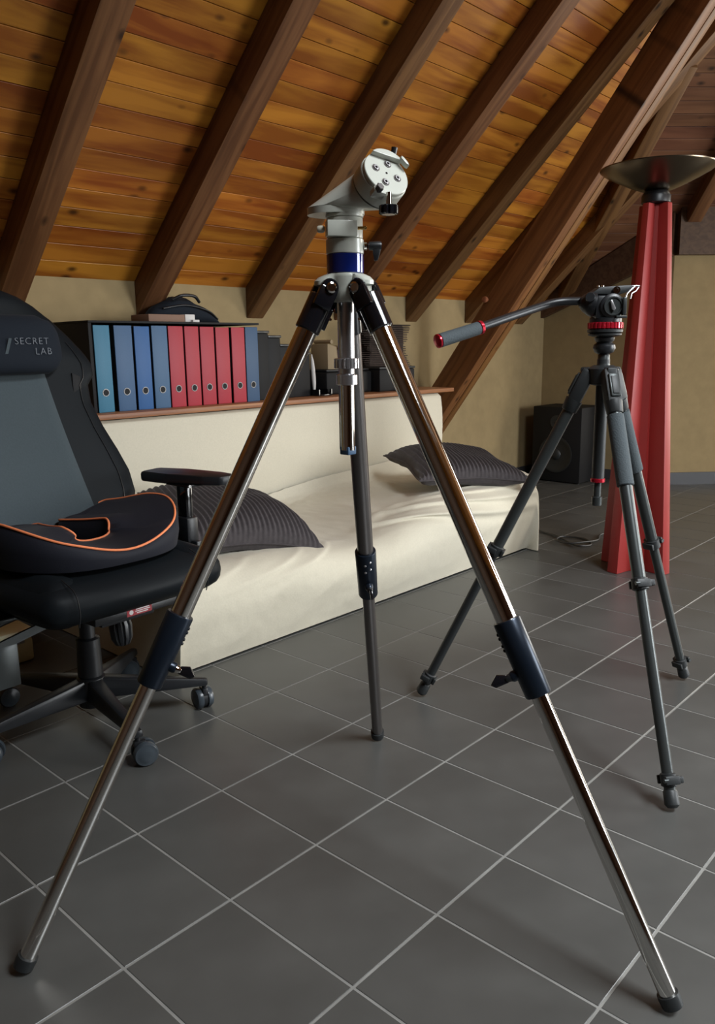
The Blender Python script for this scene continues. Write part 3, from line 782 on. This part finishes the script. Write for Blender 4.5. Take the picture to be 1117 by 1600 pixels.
# face frame: image-like axes on the disc
fu = Vector((0, 0, 1))-axd*axd.z; fu.normalize(); fs = fu.cross(axd).normalized()      # fs points to the camera's right
if fs.dot(_R) < 0: fs = -fs
rot = math.radians(-14); fx_ = fs*math.cos(rot)+fu*math.sin(rot); fy_ = -fs*math.sin(rot)+fu*math.cos(rot)
FC = CD+axd*.0041
for a in (80, 170, 260, 350):
    c = FC+fx_*(.0185*math.cos(math.radians(a)))+fy_*(.0185*math.sin(math.radians(a)))
    sc_ = part('socket_screw', MB().lathe(c, axd, [(0, .0060), (.0008, .0062), (.0008, .0048), (.0002, .0048)], 20), 'steel_grey', fd)
    part('screw_head', MB().lathe(c, axd, [(0, .0042), (.0020, .0042), (.0024, .0038), (.0024, .0022), (.0010, .0021)], 18), 'aluminium', sc_)
    part('hex_socket', MB().lathe(c, axd, [(.0012, .0021), (.0016, .0021)], 6), 'black_gloss', sc_)
part('centre_hole', MB().lathe(FC, axd, [(0, .0018), (.0006, .0018)], 12), 'black_gloss', fd)
Mf = Matrix((fx_, fy_, axd)).transposed().to_4x4(); Mf.translation = FC
# dovetail jaws
jw = MB()
pts = [Vector((.0365*math.cos(math.radians(a)), .0365*math.sin(math.radians(a)), 0)) for a in range(46, 140, 5)]
jw.prism([Mf @ p for p in pts], axd*.009, bev=.001)
jaw = part('clamp_jaw', jw, 'white_paint', fd)
pts = [Vector((.0385*math.cos(math.radians(a)), .0385*math.sin(math.radians(a)), 0)) for a in range(26, 58, 6)]+[Vector((.0210, .0262, 0)), Vector((.0290, .0190, 0))]
part('jaw_lip', MB().prism([Mf @ (p+Vector((0, 0, .004))) for p in pts], axd*.009, bev=.001), 'white_paint', jaw)
ak = Mf @ Vector((-.016, -.0385, -.004))
part('jaw_block', MB().box((-.026, -.045, -.012), (-.006, -.035, .004), Mf, bev=.002), 'white_paint', fd)
part('jaw_bolt', MB().lathe(Mf @ Vector((-.019, -.040, .002)), axd, [(0, .0062), (.008, .0062), (.009, .005)], 6), 'steel_grey', fd)
kb_ = Mf @ Vector((-.001, -.038, .002)); dz = Vector((0, 0, -1))
sp = part('clamp_spindle', MB().cyl(kb_, kb_+dz*.022, .0042, n=16), 'chrome', fd)
part('clamp_knob', MB().lathe(kb_+dz*.018, dz, [(0, .013), (.001, .0145), (.012, .0145), (.0135, .012)], teeth=9, tdepth=.003), 'black_gloss', sp)
lb = Mf @ Vector((.021, .036, -.012))
part('clutch_lever', MB().sweep([lb, lb+Vector((0, 0, .008)), lb+Vector((.001, -.001, .016)), lb+Vector((.002, -.002, .024))], lambda t: .0035+.0015*t, n=12), 'black_plastic', mh)

# ================================================================== VIDEO TRIPOD WITH FLUID HEAD
VC = Vector((1.836, .880, 0))
vt = thing('video_tripod', 'dark grey photo tripod with lever locks standing behind the chrome one', 'tripod', VC)
vfeet = (Vector((1.655, 1.290, 0)), Vector((2.247, .779, 0)), Vector((1.555, .543, 0)))
for k, f in enumerate(vfeet):
    dr = (f-VC).normalized(); side = Vector((-dr.y, dr.x, 0))
    H = VC+dr*.035+Vector((0, 0, .895)); F = Vector((f.x, f.y, .012)); ax = (F-H).normalized(); Ln = (F-H).length
    P = lambda t: H+ax*(Ln*t)
    M = Matrix((side, ax.cross(side), ax)).transposed().to_4x4(); M.translation = H
    casting = MB().box((-.019, -.017, -.012), (.019, .017, .075), M, bev=.008).lathe(P(.07), ax, [(0, .021), (.028, .019), (.03, .0175)], 24)
    leg = part('leg', MB().cyl(P(.09), P(.53), .0148, n=28), 'graphite', vt)
    part('shoulder', casting, 'matt_black', leg)
    outd = ax.cross(side); outd = outd if outd.dot(dr) > 0 else -outd
    sg = 1 if ax.cross(side).dot(dr) > 0 else -1
    lo, hi = (.0165, .022) if sg > 0 else (-.022, -.0165)
    pt = part('angle_lock', MB().box((-.012, lo, .005), (.012, hi, .062), M, bev=.0025), 'graphite', leg)
    lo, hi = (.0215, .0245) if sg > 0 else (-.0245, -.0215)
    part('lock_tab', MB().box((-.008, lo, .012), (.008, hi, .056), M, bev=.0015), 'matt_black', pt)
    if k > 0: part('foam_sleeve', MB().lathe(P(.105), ax, [(0, .0175), (.001, .0195), (Ln*.175, .0195), (Ln*.177, .0175)], 28), 'grip_foam', leg)
    part('middle_tube', MB().cyl(P(.50), P(.985), .0122, n=24), 'matt_black' if k == 0 else 'graphite', leg)
    def lever_lock(t, rad):
        c = P(t); lk = MB().lathe(c-ax*.014, ax, [(0, rad+.001), (.002, rad+.0045), (.026, rad+.0045), (.028, rad+.001)], 22)
        lo = part('lock_collar', lk, 'matt_black', leg)
        Mk = M.copy(); Mk.translation = c
        g = rad+.002
        part('lock_lever', MB().box((-.016, g, -.009), (.016, g+.007, .009), Mk, bev=.002).box((.009, -.004, -.007), (g+.010, g+.006, .007), Mk, bev=.002)
             .box((-.016, -g-.007, -.009), (.016, -g, .009), Mk, bev=.002), 'matt_black', lo)
        part('lock_screw', MB().cyl(c+M.to_3x3() @ Vector((-.019, g+.003, 0)), c+M.to_3x3() @ Vector((-.010, g+.003, 0)), .005, n=12), 'graphite', lo)
    lever_lock(.515, .0140); lever_lock(.945, .0122)
    part('rubber_foot', MB().lathe(P(.965), ax, [(0, .0120), (.004, .0150), (Ln*.035-.004, .0160), (Ln*.035+.003, .010)], 20), 'matt_black', leg)
def Vp(z, dx=0, dy=0): return VC+Vector((dx, dy, z))
sh = part('hub', MB().lathe(Vp(.868), (0,0,1), [(0, .020), (.004, .034), (.040, .036), (.048, .024)], 30), 'matt_black', vt)
for f in vfeet:
    dr = (f-VC).normalized(); side = Vector((-dr.y, dr.x, 0)); M = Matrix((dr, side, Vector((0,0,1)))).transposed().to_4x4(); M.translation = VC
    part('hub_arm', MB().box((.01, -.012, .878), (.052, .012, .912), M, bev=.004), 'matt_black', sh)
part('level_badge', MB().lathe(VC+Vector((-.012, -.031, .902)), (-.3, -.8, .5), [(0, .006), (.002, .006)], 14), 'red_metal', sh)
cc = part('centre_column', MB().cyl(Vp(.640), Vp(.930), .0150, n=26), 'matt_black', vt)
part('column_ring', MB().lathe(Vp(.631), (0,0,1), [(0, .015), (.001, .0175), (.009, .0175), (.010, .015)], 24), 'red_metal', cc, label='red ring low on the centre column')
part('column_hook', MB().cyl(Vp(.588), Vp(.631), .0095, n=20, bev=.002).lathe(Vp(.572), (0,0,1), [(0, .011), (.001, .0125), (.022, .0125), (.023, .010)], 20), 'graphite', cc)
part('neck', MB().lathe(Vp(.915), (0,0,1), [(0, .016), (.010, .014), (.025, .014), (.028, .012)], 24), 'graphite', vt)

fh = thing('fluid_head', 'black fluid pan head with a red ring and grip handle, on the grey tripod', 'tripod head', Vp(.9435))
FS = 1.13
def inv(p): return Vp(.9435)+(Vector(p)-Vp(.9435))/FS
Rz = Vector((_R.x, _R.y, 0)).normalized(); Fz = Vector((-_W.x, -_W.y, 0)).normalized()
MH = Matrix((Rz, -Fz, Vector((0,0,1)))).transposed().to_4x4(); MH.translation = VC+Vector((0, 0, 0))      # x right, y away from camera
def Hp(x, y, z): return MH @ Vector((x, y, z))
part('ball_level', MB().lathe(Vp(.9435), (0,0,1), [(0, .013), (.004, .020), (.012, .0235), (.019, .022), (.024, .016), (.028, .020), (.034, .021), (.036, .016)], 30), 'black_plastic', fh)
part('bowl_plate', MB().lathe(Vp(.9795), (0,0,1), [(0, .024), (.003, .034), (.006, .0345), (.007, .030), (.009, .036), (.014, .0365), (.0155, .033)], 36), 'matt_black', fh)
part('pan_ring', MB().lathe(Vp(.9955), (0,0,1), [(0, .033), (.001, .0365), (.0125, .0365), (.0135, .034)], teeth=26, tdepth=.0022), 'red_metal', fh, label='red ribbed pan ring')
bd = MB().lathe(Vp(1.0092), (0,0,1), [(0, .033), (.008, .033), (.012, .028)], 30)
bd.box((-.030, -.026, 1.014), (.026, .026, 1.064), MH, bev=.008)
bd.lathe(Hp(.004, -.034, 1.041), MH.to_3x3() @ Vector((0, 1, 0)), [(0, .019), (.004, .025), (.060, .025), (.066, .019)], 30)
body = part('body', bd, 'black_plastic', fh)
dl = part('drag_dial', MB().lathe(Hp(.004, -.0335, 1.041), -(MH.to_3x3() @ Vector((0, 1, 0))), [(0, .0185), (.001, .0190), (.003, .0190), (.003, .0165), (.001, .016)], 28), 'graphite', fh)
part('dial_pointer', MB().prism([Hp(-.004, -.0365, 1.052), Hp(.000, -.0365, 1.053), Hp(.008, -.0365, 1.036), Hp(.005, -.0365, 1.031), Hp(.000, -.0365, 1.034)], MH.to_3x3() @ Vector((0, -.004, 0)), bev=.001), 'aluminium', dl)
part('lock_lever', MB().box((.022, -.042, 1.022), (.030, -.030, 1.058), MH, bev=.002).box((.010, -.040, 1.016), (.032, -.028, 1.021), MH, bev=.001), 'graphite', fh)
cp = part('camera_plate', MB().prism([Hp(-.040, -.022, 1.066), Hp(-.020, -.022, 1.080), Hp(.045, -.022, 1.083), Hp(.050, -.022, 1.073), Hp(.020, -.022, 1.064)], MH.to_3x3() @ Vector((0, .044, 0)), bev=.002), 'matt_black', fh)
part('plate_knob', MB().lathe(Hp(.012, -.0235, 1.073), -(MH.to_3x3() @ Vector((0, 1, 0))), [(0, .0075), (.004, .0075), (.004, .0045), (.001, .004)], 20), 'chrome', cp)
for x_, y_ in ((-.022, -.012), (-.013, -.012), (.032, .006)):
    part('plate_screw', MB().lathe(Hp(x_, y_, 1.0805), (0,0,1), [(0, .0028), (.0022, .0028), (.0028, .0018)], 12), 'chrome', cp)
cl = MB().box((.044, -.020, 1.079), (.062, .014, 1.0825), MH, bev=.001)
cl.sweep([Hp(.050, -.022, 1.080), Hp(.042, -.024, 1.073), Hp(.034, -.025, 1.066), Hp(.031, -.026, 1.055), Hp(.032, -.027, 1.035), Hp(.028, -.028, 1.022)], .0016, n=8)
cl.sweep([Hp(.060, -.018, 1.079), Hp(.054, -.020, 1.071), Hp(.045, -.022, 1.066), Hp(.042, -.024, 1.055)], .0014, n=8)
part('release_clip', cl, 'aluminium', cp, label='bare metal release clip')
ej = part('handle_mount', MB().lathe(Hp(-.028, -.010, 1.046), MH.to_3x3() @ Vector((-1, .1, .16)), [(0, .026), (.010, .025), (.022, .018), (.030, .010)], 26)
          .lathe(Hp(-.042, -.026, 1.058), MH.to_3x3() @ Vector((-.3, -1, .1)), [(0, .009), (.006, .011), (.012, .009)], 18), 'black_plastic', fh)
hp = [(1.805, .925, 1.068), (1.765, .970, 1.066), (1.690, .998, 1.047), (1.540, 1.037, 1.007)]
part('pan_handle', MB().sweep(curve_pts([inv(p) for p in hp], 8), .0086, n=18), 'black_plastic', fh)
A_ = inv((1.541, 1.037, 1.0065)); B_ = inv((1.429, 1.075, .9765)); hd = (B_-A_).normalized()
gr = part('handle_grip', MB().lathe(A_+hd*.004, hd, [(0, .0105), (.001, .0130), (.096, .0136), (.097, .0115)], 26), 'grip_foam', fh)
part('grip_ring', MB().lathe(A_-hd*.004, hd, [(0, .0110), (.001, .0138), (.007, .0138), (.008, .0110)], 24), 'red_metal', gr)
part('grip_cap', MB().lathe(A_+hd*.1013, hd, [(0, .0125), (.001, .0140), (.004, .0136), (.006, .0100)], 24), 'red_metal', gr)
fh.scale = (FS, FS, FS); fh.location = Vp(.9435-.001)

# ================================================================== RED FLOOR LAMP
LP = Vector((3.318, 1.400, 0))
fl_ = thing('floor_lamp', 'tall red tapering floor lamp with a dark metal dish on top', 'lamp', LP)
zt = 1.515; az = math.atan2(-_W.y, -_W.x)
for k in range(4):
    a = az+math.radians(36)+k*PI/2; d = Vector((math.cos(a), math.sin(a), 0)); sd_ = Vector((-d.y, d.x, 0))
    r0, r1 = .158, .066; th0, th1 = .052, .030; ri0 = .02; ri1 = .008
    pts = [LP+d*ri0-sd_*th0/2, LP+d*r0-sd_*th0/2, LP+d*r0+sd_*th0/2, LP+d*ri0+sd_*th0/2]
    top = [LP+d*ri1-sd_*th1/2, LP+d*r1-sd_*th1/2, LP+d*r1+sd_*th1/2, LP+d*ri1+sd_*th1/2]
    part('fin', MB().hexa(pts+[t+Vector((0,0,zt)) for t in top], bev=.004), 'lamp_red', fl_)
part('core', MB().lathe(LP, (0,0,1), [(0, .075), (zt-.002, .030)], 8), 'lamp_red', fl_)
part('collar', MB().lathe(LP+Vector((0,0,zt+.0005)), (0,0,1), [(0, .050), (.004, .056), (.030, .056), (.046, .048), (.05, .040)], 32), 'black_plastic', fl_)
ds = MB().lathe(LP+Vector((0,0,zt+.0505)), (0,0,1), [(0, .040), (.004, .066), (.022, .110), (.046, .160), (.070, .205), (.083, .222), (.087, .223), (.086, .218), (.07, .198), (.03, .11), (.012, .05), (.010, .01)], 64)
part('dish', ds, 'dish_metal', fl_, label='dark bronze metal dish')

# ================================================================== SPEAKER, CABLE
sp_ = thing('loudspeaker', 'black floor-standing loudspeaker in the far corner behind the tripod', 'speaker', (5.26, 2.77, 0))
part('cabinet', MB().box((5.105, 2.585, .006), (5.43, 2.965, .535), bev=.006), 'speaker_black', sp_)
part('woofer', MB().lathe((5.1045, 2.775, .20), (-1, 0, 0), [(0, .128), (.006, .130), (.008, .118), (.002, .104), (-.02+.021, .05)], 40).lathe((5.103, 2.775, .20), (-1, 0, 0), [(0, .040), (.006, .036), (.012, .018), (.013, .004)], 24), 'matt_black', sp_)
part('tweeter', MB().lathe((5.1045, 2.775, .43), (-1, 0, 0), [(0, .048), (.005, .048), (.005, .036), (.001, .022)], 28), 'matt_black', sp_)
part('tweeter_dome', MB().lathe((5.1045, 2.775, .43), (-1, 0, 0), [(.001, .014), (.006, .010), (.008, .003)], 16), 'graphite', sp_)
for x_ in (5.13, 5.40):
    for y_ in (2.61, 2.94): part('foot', MB().cyl((x_, y_, 0), (x_, y_, .0065), .014, n=14), 'matt_black', sp_)
cb = curve_pts([(4.3, 2.75, .005), (3.95, 2.30, .005), (3.685, 2.099, .005), (3.60, 1.93, .006), (3.50, 1.80, .007), (3.47, 1.74, .012), (3.55, 1.72, .006), (3.64, 1.80, .005), (3.60, 1.90, .010),
                (3.50, 1.88, .013), (3.47, 1.80, .016), (3.54, 1.75, .016), (3.66, 1.74, .006), (3.80, 1.78, .005), (3.98, 1.70, .005)], 10)
solo('power_cable', MB().sweep(cb, .0045, n=8), 'cable_black', 'black cable lying in loops on the floor between sofa and lamp', 'cable', (3.6, 1.9, 0))

# ================================================================== OFFICE CHAIR (local frame: +x forwards, +y its left)
CH = thing('office_chair', 'black leather gaming-style office chair with grey suede back panel, at the left', 'chair', (0, 0, 0))
def rbox(a, b, r, bulge=0.0, seg=4):
    """rounded, slightly bulging upholstery block"""
    m = MB(); m.box(a, b, bev=r, seg=seg)
    if bulge:
        bmesh.ops.subdivide_edges(m.bm, edges=[e for e in m.bm.edges if e.calc_length() > .06], cuts=7, use_grid_fill=True)
        c = (Vector(a)+Vector(b))/2; h = (Vector(b)-Vector(a))/2
        for v in m.bm.verts:
            q = v.co-c; u = [abs(q[i])/h[i] if h[i] else 0 for i in range(3)]
            for i in range(3):
                if u[i] > .8:
                    o_ = [j for j in range(3) if j != i]
                    v.co[i] += math.copysign(bulge*max(0, 1-u[o_[0]]**2)*max(0, 1-u[o_[1]]**2), q[i])
    return m
star = part('base_hub', MB().lathe((0,0,.048), (0,0,1), [(0, .028), (.003, .034), (.060, .040), (.080, .036), (.086, .026)], 28), 'black_plastic', CH)
angs = [54, -11, 125, -163, -90]
for a in angs:
    a = math.radians(a); d = Vector((math.cos(a), math.sin(a), 0)); s_ = Vector((-d.y, d.x, 0))
    p0 = d*.025; p1 = d*.300
    z0a, z0b, z1a, z1b = .072, .128, .070, .090
    arm = part('base_arm', MB().hexa([p0-s_*.026+Vector((0,0,z0a)), p1-s_*.013+Vector((0,0,z1a)), p1+s_*.013+Vector((0,0,z1a)), p0+s_*.026+Vector((0,0,z0a)),
                                      p0-s_*.020+Vector((0,0,z0b)), p1-s_*.010+Vector((0,0,z1b)), p1+s_*.010+Vector((0,0,z1b)), p0+s_*.020+Vector((0,0,z0b))], bev=.006), 'black_plastic', CH)
    ca = a+math.radians(100+40*math.sin(a*3)); cd_ = Vector((math.cos(ca), math.sin(ca), 0)); cw = Vector((-cd_.y, cd_.x, 0))
    cc_ = d*.290+cd_*.014+Vector((0,0,.0295))
    cs_ = part('caster', MB().cyl(d*.290+Vector((0,0,.05)), d*.290+Vector((0,0,.075)), .006, n=12)
               .lathe(cc_-cw*.007, cw, [(0, .026), (.014, .026)], 24).box((-.010, -.008, .040), (.018, .008, .062), Matrix.Translation(d*.290) @ Matrix.Rotation(ca, 4, 'Z'), bev=.003), 'black_plastic', CH)
    for sg in (-1, 1):
        part('wheel', MB().lathe(cc_+cw*(sg*.0075), cw*sg, [(0, .0292), (.010, .0295), (.015, .026), (.0155, .020), (.017, .017), (.018, .006)], 28), 'caster_grey', cs_)
part('gas_lift', MB().lathe((0,0,.134), (0,0,1), [(0, .032), (.10, .030), (.104, .020), (.20, .020)], 26), 'black_plastic', CH)
mech = part('tilt_mechanism', MB().box((-.12, -.075, .325), (.20, .075, .352), bev=.006).box((.10, -.10, .338), (.215, .16, .360), bev=.004)
            .box((-.16, -.13, .352), (.19, .13, .366), bev=.003), 'black_plastic', CH)
part('warning_label', MB().box((.2152, -.015, .341), (.2158, .055, .3585)), 'label_red', mech, label='red warning sticker')
wl = MB()
for k, (ya, yb) in enumerate(((.010, .048), (.008, .050), (.012, .044))): wl.box((.2159, ya, .3535-k*.0045), (.2161, yb, .3560-k*.0045))
wl.lathe((.2158, -.003, .3498), (1,0,0), [(0, .0058), (.0003, .0058), (.0003, .0044), (.0001, .0044)], 16)
part('label_print', wl, 'label_white', mech)
part('tension_knob', MB().lathe((.155, .0, .335), (.12,0,-1), [(0, .028), (.014, .028), (.016, .024), (.030, .028), (.062, .026), (.078, .018), (.082, .008)], teeth=10, tdepth=.004), 'black_plastic', CH)
part('height_lever', MB().sweep([(.02, -.06, .345), (.03, -.20, .350), (.06, -.30, .345)], .007, n=10).box((.03, -.39, .338), (.08, -.29, .350), bev=.005), 'black_plastic', CH)
part('tilt_lever', MB().sweep([(.02, .06, .345), (.03, .20, .348), (.05, .27, .345)], .007, n=10).box((.02, .26, .338), (.085, .36, .349), bev=.005), 'black_plastic', CH)
# seat
seat = part('seat', rbox((-.27, -.235, .366), (.265, .255, .458), .042, .018), 'leather', CH, angle=60)
for sg in (-1, 1):
    m = rbox((-.25, -.06, .362), (.245, .045, .470), .040, .012)
    bmesh.ops.transform(m.bm, matrix=Matrix.Translation((0, sg*.232+(0.034 if sg>0 else .0075), 0)) @ Matrix.Rotation(math.radians(8*sg), 4, 'X', ) , verts=m.bm.verts[:])
    part('side_bolster', m, 'leather', seat, angle=60)
    part('seam', MB().sweep(curve_pts([(.279, sg*.175, .375), (.287, sg*.175, .41), (.272, sg*.175, .452), (.22, sg*.175, .472)], 5), .0013, n=6), 'black_plastic', seat)
# arms
for sg in (-1, 1):
    br = part('arm_bracket', MB().box((-.02, min(sg*.12, sg*.335), .352), (.055, max(sg*.12, sg*.335), .362), bev=.002)
              .box((-.03, min(sg*.318, sg*.336), .26 if sg < 0 else .352), (.065, max(sg*.318, sg*.336), .44), bev=.004), 'graphite' if sg < 0 else 'black_plastic', CH)
    part('arm_sleeve', MB().box((-.022, sg*.327-.020, .43), (.042, sg*.327+.020, .505), bev=.008), 'black_plastic', br)
    part('arm_post', MB().box((-.012, sg*.327-.013, .50), (.032, sg*.327+.013, .595), bev=.006), 'black_gloss', CH)
    ps = part('armrest_carrier', MB().box((-.040, sg*.327-.026, .593), (.060, sg*.327+.026, .603), bev=.003), 'black_plastic', CH)
    part('carrier_button', MB().cyl((.055, sg*.327-.02, .598), (.064, sg*.327-.02, .598), .005, n=10), 'chrome', ps)
    ol = [(-.125, -.030), (-.115, -.046), (-.02, -.050), (.10, -.046), (.150, -.030), (.160, .0), (.150, .030), (.10, .046), (-.02, .050), (-.115, .046), (-.125, .030)]
    M = Matrix.Translation((.010, sg*.327, .6035)) @ Matrix.Rotation(math.radians(14 if sg > 0 else 0), 4, 'Z')
    part('armrest_pad', MB().prism([M @ Vector((x, y, 0)) for x, y in ol], (0, 0, .028), bev=.008), 'black_plastic', CH)
part('bracket_plate', MB().box((.052, -.275, .195), (.060, -.212, .300), bev=.003).hexa([(.052, -.275, .285), (.052, -.10, .320), (.060, -.10, .320), (.060, -.275, .285), (.052, -.275, .306), (.052, -.10, .340), (.060, -.10, .340), (.060, -.275, .306)]), 'graphite', CH)
# backrest: lofted shell, reclined
HW = [(.40, .145), (.44, .20), (.50, .275), (.56, .300), (.62, .300), (.68, .285), (.75, .262), (.82, .245), (.87, .248), (.895, .268), (.93, .268), (.97, .250), (1.01, .225), (1.05, .192), (1.09, .145), (1.12, .095), (1.14, .04)]
def hw(z):
    for (a, b), (c, d) in zip(HW, HW[1:]):
        if z <= c: t = max(0, (z-a)/(c-a)); return b+(d-b)*t
    return HW[-1][1]
def lean(z): return -.195-.30*(z-.42)-.03*math.sin((z-.42)*4)
def back_surf(u, v):
    z = .40+.740*u; a = v*2*PI; W_ = hw(z)
    c = math.cos(a); s2 = math.sin(a)
    y = W_*math.copysign(abs(c)**.55, c)
    wing = .055*(abs(y)/.30)**2.2*(1 if z < .95 else max(0, 1-(z-.95)/.12))
    th = .055*min(1, (1.143-z)/.04+.25)
    x = lean(z)+wing+th*math.copysign(abs(s2)**.6, s2)*(.75 if s2 > 0 else .6)
    return (x, y, z)
def closed_loft(fn, nu, nv):
    m = MB(); m.grid(fn, nu, nv, closed_v=True)
    m.bm.verts.ensure_lookup_table()
    for r in (0, nu):
        vs = [m.bm.verts[r*nv+j] for j in range(nv)]
        try: m.bm.faces.new(vs)
        except ValueError: pass
    return m
bk = part('backrest', closed_loft(back_surf, 60, 56), 'leather', CH, angle=80)
def front_x(y, z):
    wing = .055*(abs(y)/.30)**2.2*(1 if z < .95 else max(0, 1-(z-.95)/.12))
    W_ = hw(z); c = min(1, abs(y)/W_)**(1/.55); s2 = math.sqrt(max(0, 1-c*c))
    return lean(z)+wing+.055*s2**.6*.75
def panel(u, v):
    z = .43+.535*u; W_ = .175-.062*u; y = (v-.5)*2*W_
    e = min(1, min(v, 1-v)*14, min(u, 1-u)*20)
    return (front_x(y, z)+.001+.007*e**.5, y, z)
part('back_panel', MB().grid(panel, 30, 24), 'suede', bk, label='grey-blue suede centre panel', angle=70)
for sg in (-1, 1):
    part('edge_seam', MB().sweep([(front_x(sg*hw(z)*.86, z)+.0012, sg*hw(z)*.86, z) for z in [.47+.02*i for i in range(27)]], .0016, n=6), 'black_plastic', bk)
    part('belt_slot', MB().prism([(front_x(sg*.205, .86)-.002, sg*.190, .83), (front_x(sg*.205, .86)-.002, sg*.225, .83), (front_x(sg*.205, .9)-.002, sg*.220, .895), (front_x(sg*.205, .9)-.002, sg*.195, .905)], (.006, 0, 0), bev=.002), 'speaker_black', bk)
# head pillow
def hp_pt(u, v):
    z = .905+.160*u; a = v*2*PI; W_ = .170*(1-.14*abs(2*u-1)**3)-.012*(u > .9)
    c = math.cos(a); s2 = math.sin(a)
    k_ = max(.02, 1-abs(2*u-1)**3.2)**.5
    y = W_*math.copysign(abs(c)**.7, c)*(.80+.20*k_)
    x = lean(z)+.070+.045*k_*math.copysign(abs(s2)**.8, s2)*(1 if s2 > 0 else .4)
    return (x, y, z)
pw_ = part('head_pillow', closed_loft(hp_pt, 30, 44), 'pillow_plush', CH, angle=80)
part('pillow_strap', MB().box((lean(.93)+.045, -.145, .905), (lean(.93)+.052, -.105, .95)).box((lean(.93)+.045, .040, .895), (lean(.93)+.050, .055, .95)), 'black_plastic', pw_)
def text(body, loc, size, parent, m, shear=0):
    cu = bpy.data.curves.new('lettering', 'FONT'); cu.body = body; cu.size = size; cu.extrude = .0006; cu.space_character = 1.15; cu.shear = shear
    cu.materials.append(MATS[m]); cu.resolution_u = 3
    cu.offset = -.0006
    o = bpy.data.objects.new('lettering', cu); COL.objects.link(o)
    return o
tilt = math.atan2(.30, 1)
for body, y0, z0, sz in (('SECRET', .018, .985, .026), ('LAB', .070, .958, .026)):
    o = text(body, None, sz, None, 'grey_thread')
    xl = lean(z0)+.070+.0455
    ax_x = Vector((0, 1, 0)); ax_y = Vector((-.05, 0, 1)).normalized(); 
    Mt = Matrix((ax_x, ax_y, ax_x.cross(ax_y))).transposed().to_4x4(); Mt.translation = Vector((xl+.0015, y0, z0))
    dg = bpy.context.evaluated_depsgraph_get(); me = bpy.data.meshes.new_from_object(o.evaluated_get(dg)); bpy.data.objects.remove(o)
    o = bpy.data.objects.new('lettering', me); COL.objects.link(o); o.parent = pw_; o.matrix_local = Mt
    o['label'] = 'grey embroidered lettering'
em = MB()
zz = .975; xq = lean(zz)+.1165
em.prism([(xq, -.012, zz-.016), (xq, -.004, zz-.016), (xq, .010, zz+.026), (xq, .002, zz+.026)], (.0012, 0, 0))
part('emblem', em, 'suede', pw_)
CH.location = (.965, 1.850, 0); CH.rotation_euler = (0, 0, math.radians(-88))

# contoured seat cushion lying on the chair
CU = thing('seat_cushion', 'navy-black contoured seat cushion with orange piping lying on the office chair', 'cushion', (0, 0, 0))
path = curve_pts([(-.200, .100), (-.10, .122), (.04, .142), (.130, .095), (.150, 0), (.130, -.095), (.04, -.142), (-.10, -.122), (-.200, -.100)], 14)
NP = len(path)
def rise(p): return .052*min(1, (abs(p.y)/.15))**2.2*(.75+.25*min(1, max(0, .5+p.x*4)))
base_z = .474
def ringfn(k, frac_out, z_off):
    return None
secs = []
cm = MB(); rings = []
pipe_o, pipe_i = [], []
for k, p in enumerate(path):
    t = (path[min(k+1, NP-1)]-path[max(k-1, 0)]).normalized(); nrm = Vector((t.y, -t.x, 0))
    if nrm.dot(Vector((p.x+.02, p.y, 0))) < 0: nrm = -nrm
    e = min(1, min(k, NP-1-k)/7); en = math.sqrt(max(.06, 1-(1-e)**2))
    wo, wi = .088*en, .086*en
    h = .032+rise(p)
    ring = []
    for (o_, zf) in ((-wi, .0), (-wi*1.02, .55), (-wi*.94, .90), (-wi*.55, 1.0), (0, 1.02-.10*(rise(p)>.02)), (wo*.55, 1.02), (wo*.93, 1.0), (wo*1.03, .82), (wo*1.04, .45), (wo*.96, .0)):
        zt_ = base_z+ .004 + h*en**.5*zf + (.034*zf if o_ > 0 else 0)*abs(o_)/.088*min(1, abs(p.y)/.14)**2
        ring.append(cm.bm.verts.new((p.x+nrm.x*o_, p.y+nrm.y*o_, zt_)))
    rings.append(ring); pipe_o.append(ring[6].co+Vector((0, 0, .001))+nrm*.002); pipe_i.append(ring[2].co+Vector((0, 0, .001)))
for k in range(NP-1):
    for i in range(len(rings[0])):
        j = (i+1) % len(rings[0]); cm.bm.faces.new((rings[k][i], rings[k][j], rings[k+1][j], rings[k+1][i]))
cm.bm.faces.new(rings[0]); cm.bm.faces.new(list(reversed(rings[-1])))
foam = part('foam_body', cm, 'neoprene', CU, angle=60)
loop = pipe_o + list(reversed(pipe_i))
part('piping', MB().sweep(loop, .0028, n=8, closed=True), 'orange_piping', CU, label='bright orange piping')
CU.location = (.965, 1.850, 0); CU.rotation_euler = (0, 0, math.radians(-88))


# cream box on the floor behind the chair
cx_ = thing('cream_box', 'small cream plastic box with a silver latch on the floor behind the chair', 'box', (.93, 2.45, 0))
part('box_body', MB().box((.86, 2.39, 0), (1.065, 2.53, .080), bev=.012), 'cream_plastic', cx_)
part('box_lid', MB().box((.855, 2.385, .0805), (1.070, 2.535, .110), bev=.010), 'cream_plastic', cx_)
part('latch', MB().box((.985, 2.376, .070), (1.030, 2.3845, .098), bev=.002).cyl((1.008, 2.370, .084), (1.008, 2.376, .084), .007, n=12), 'aluminium', cx_)
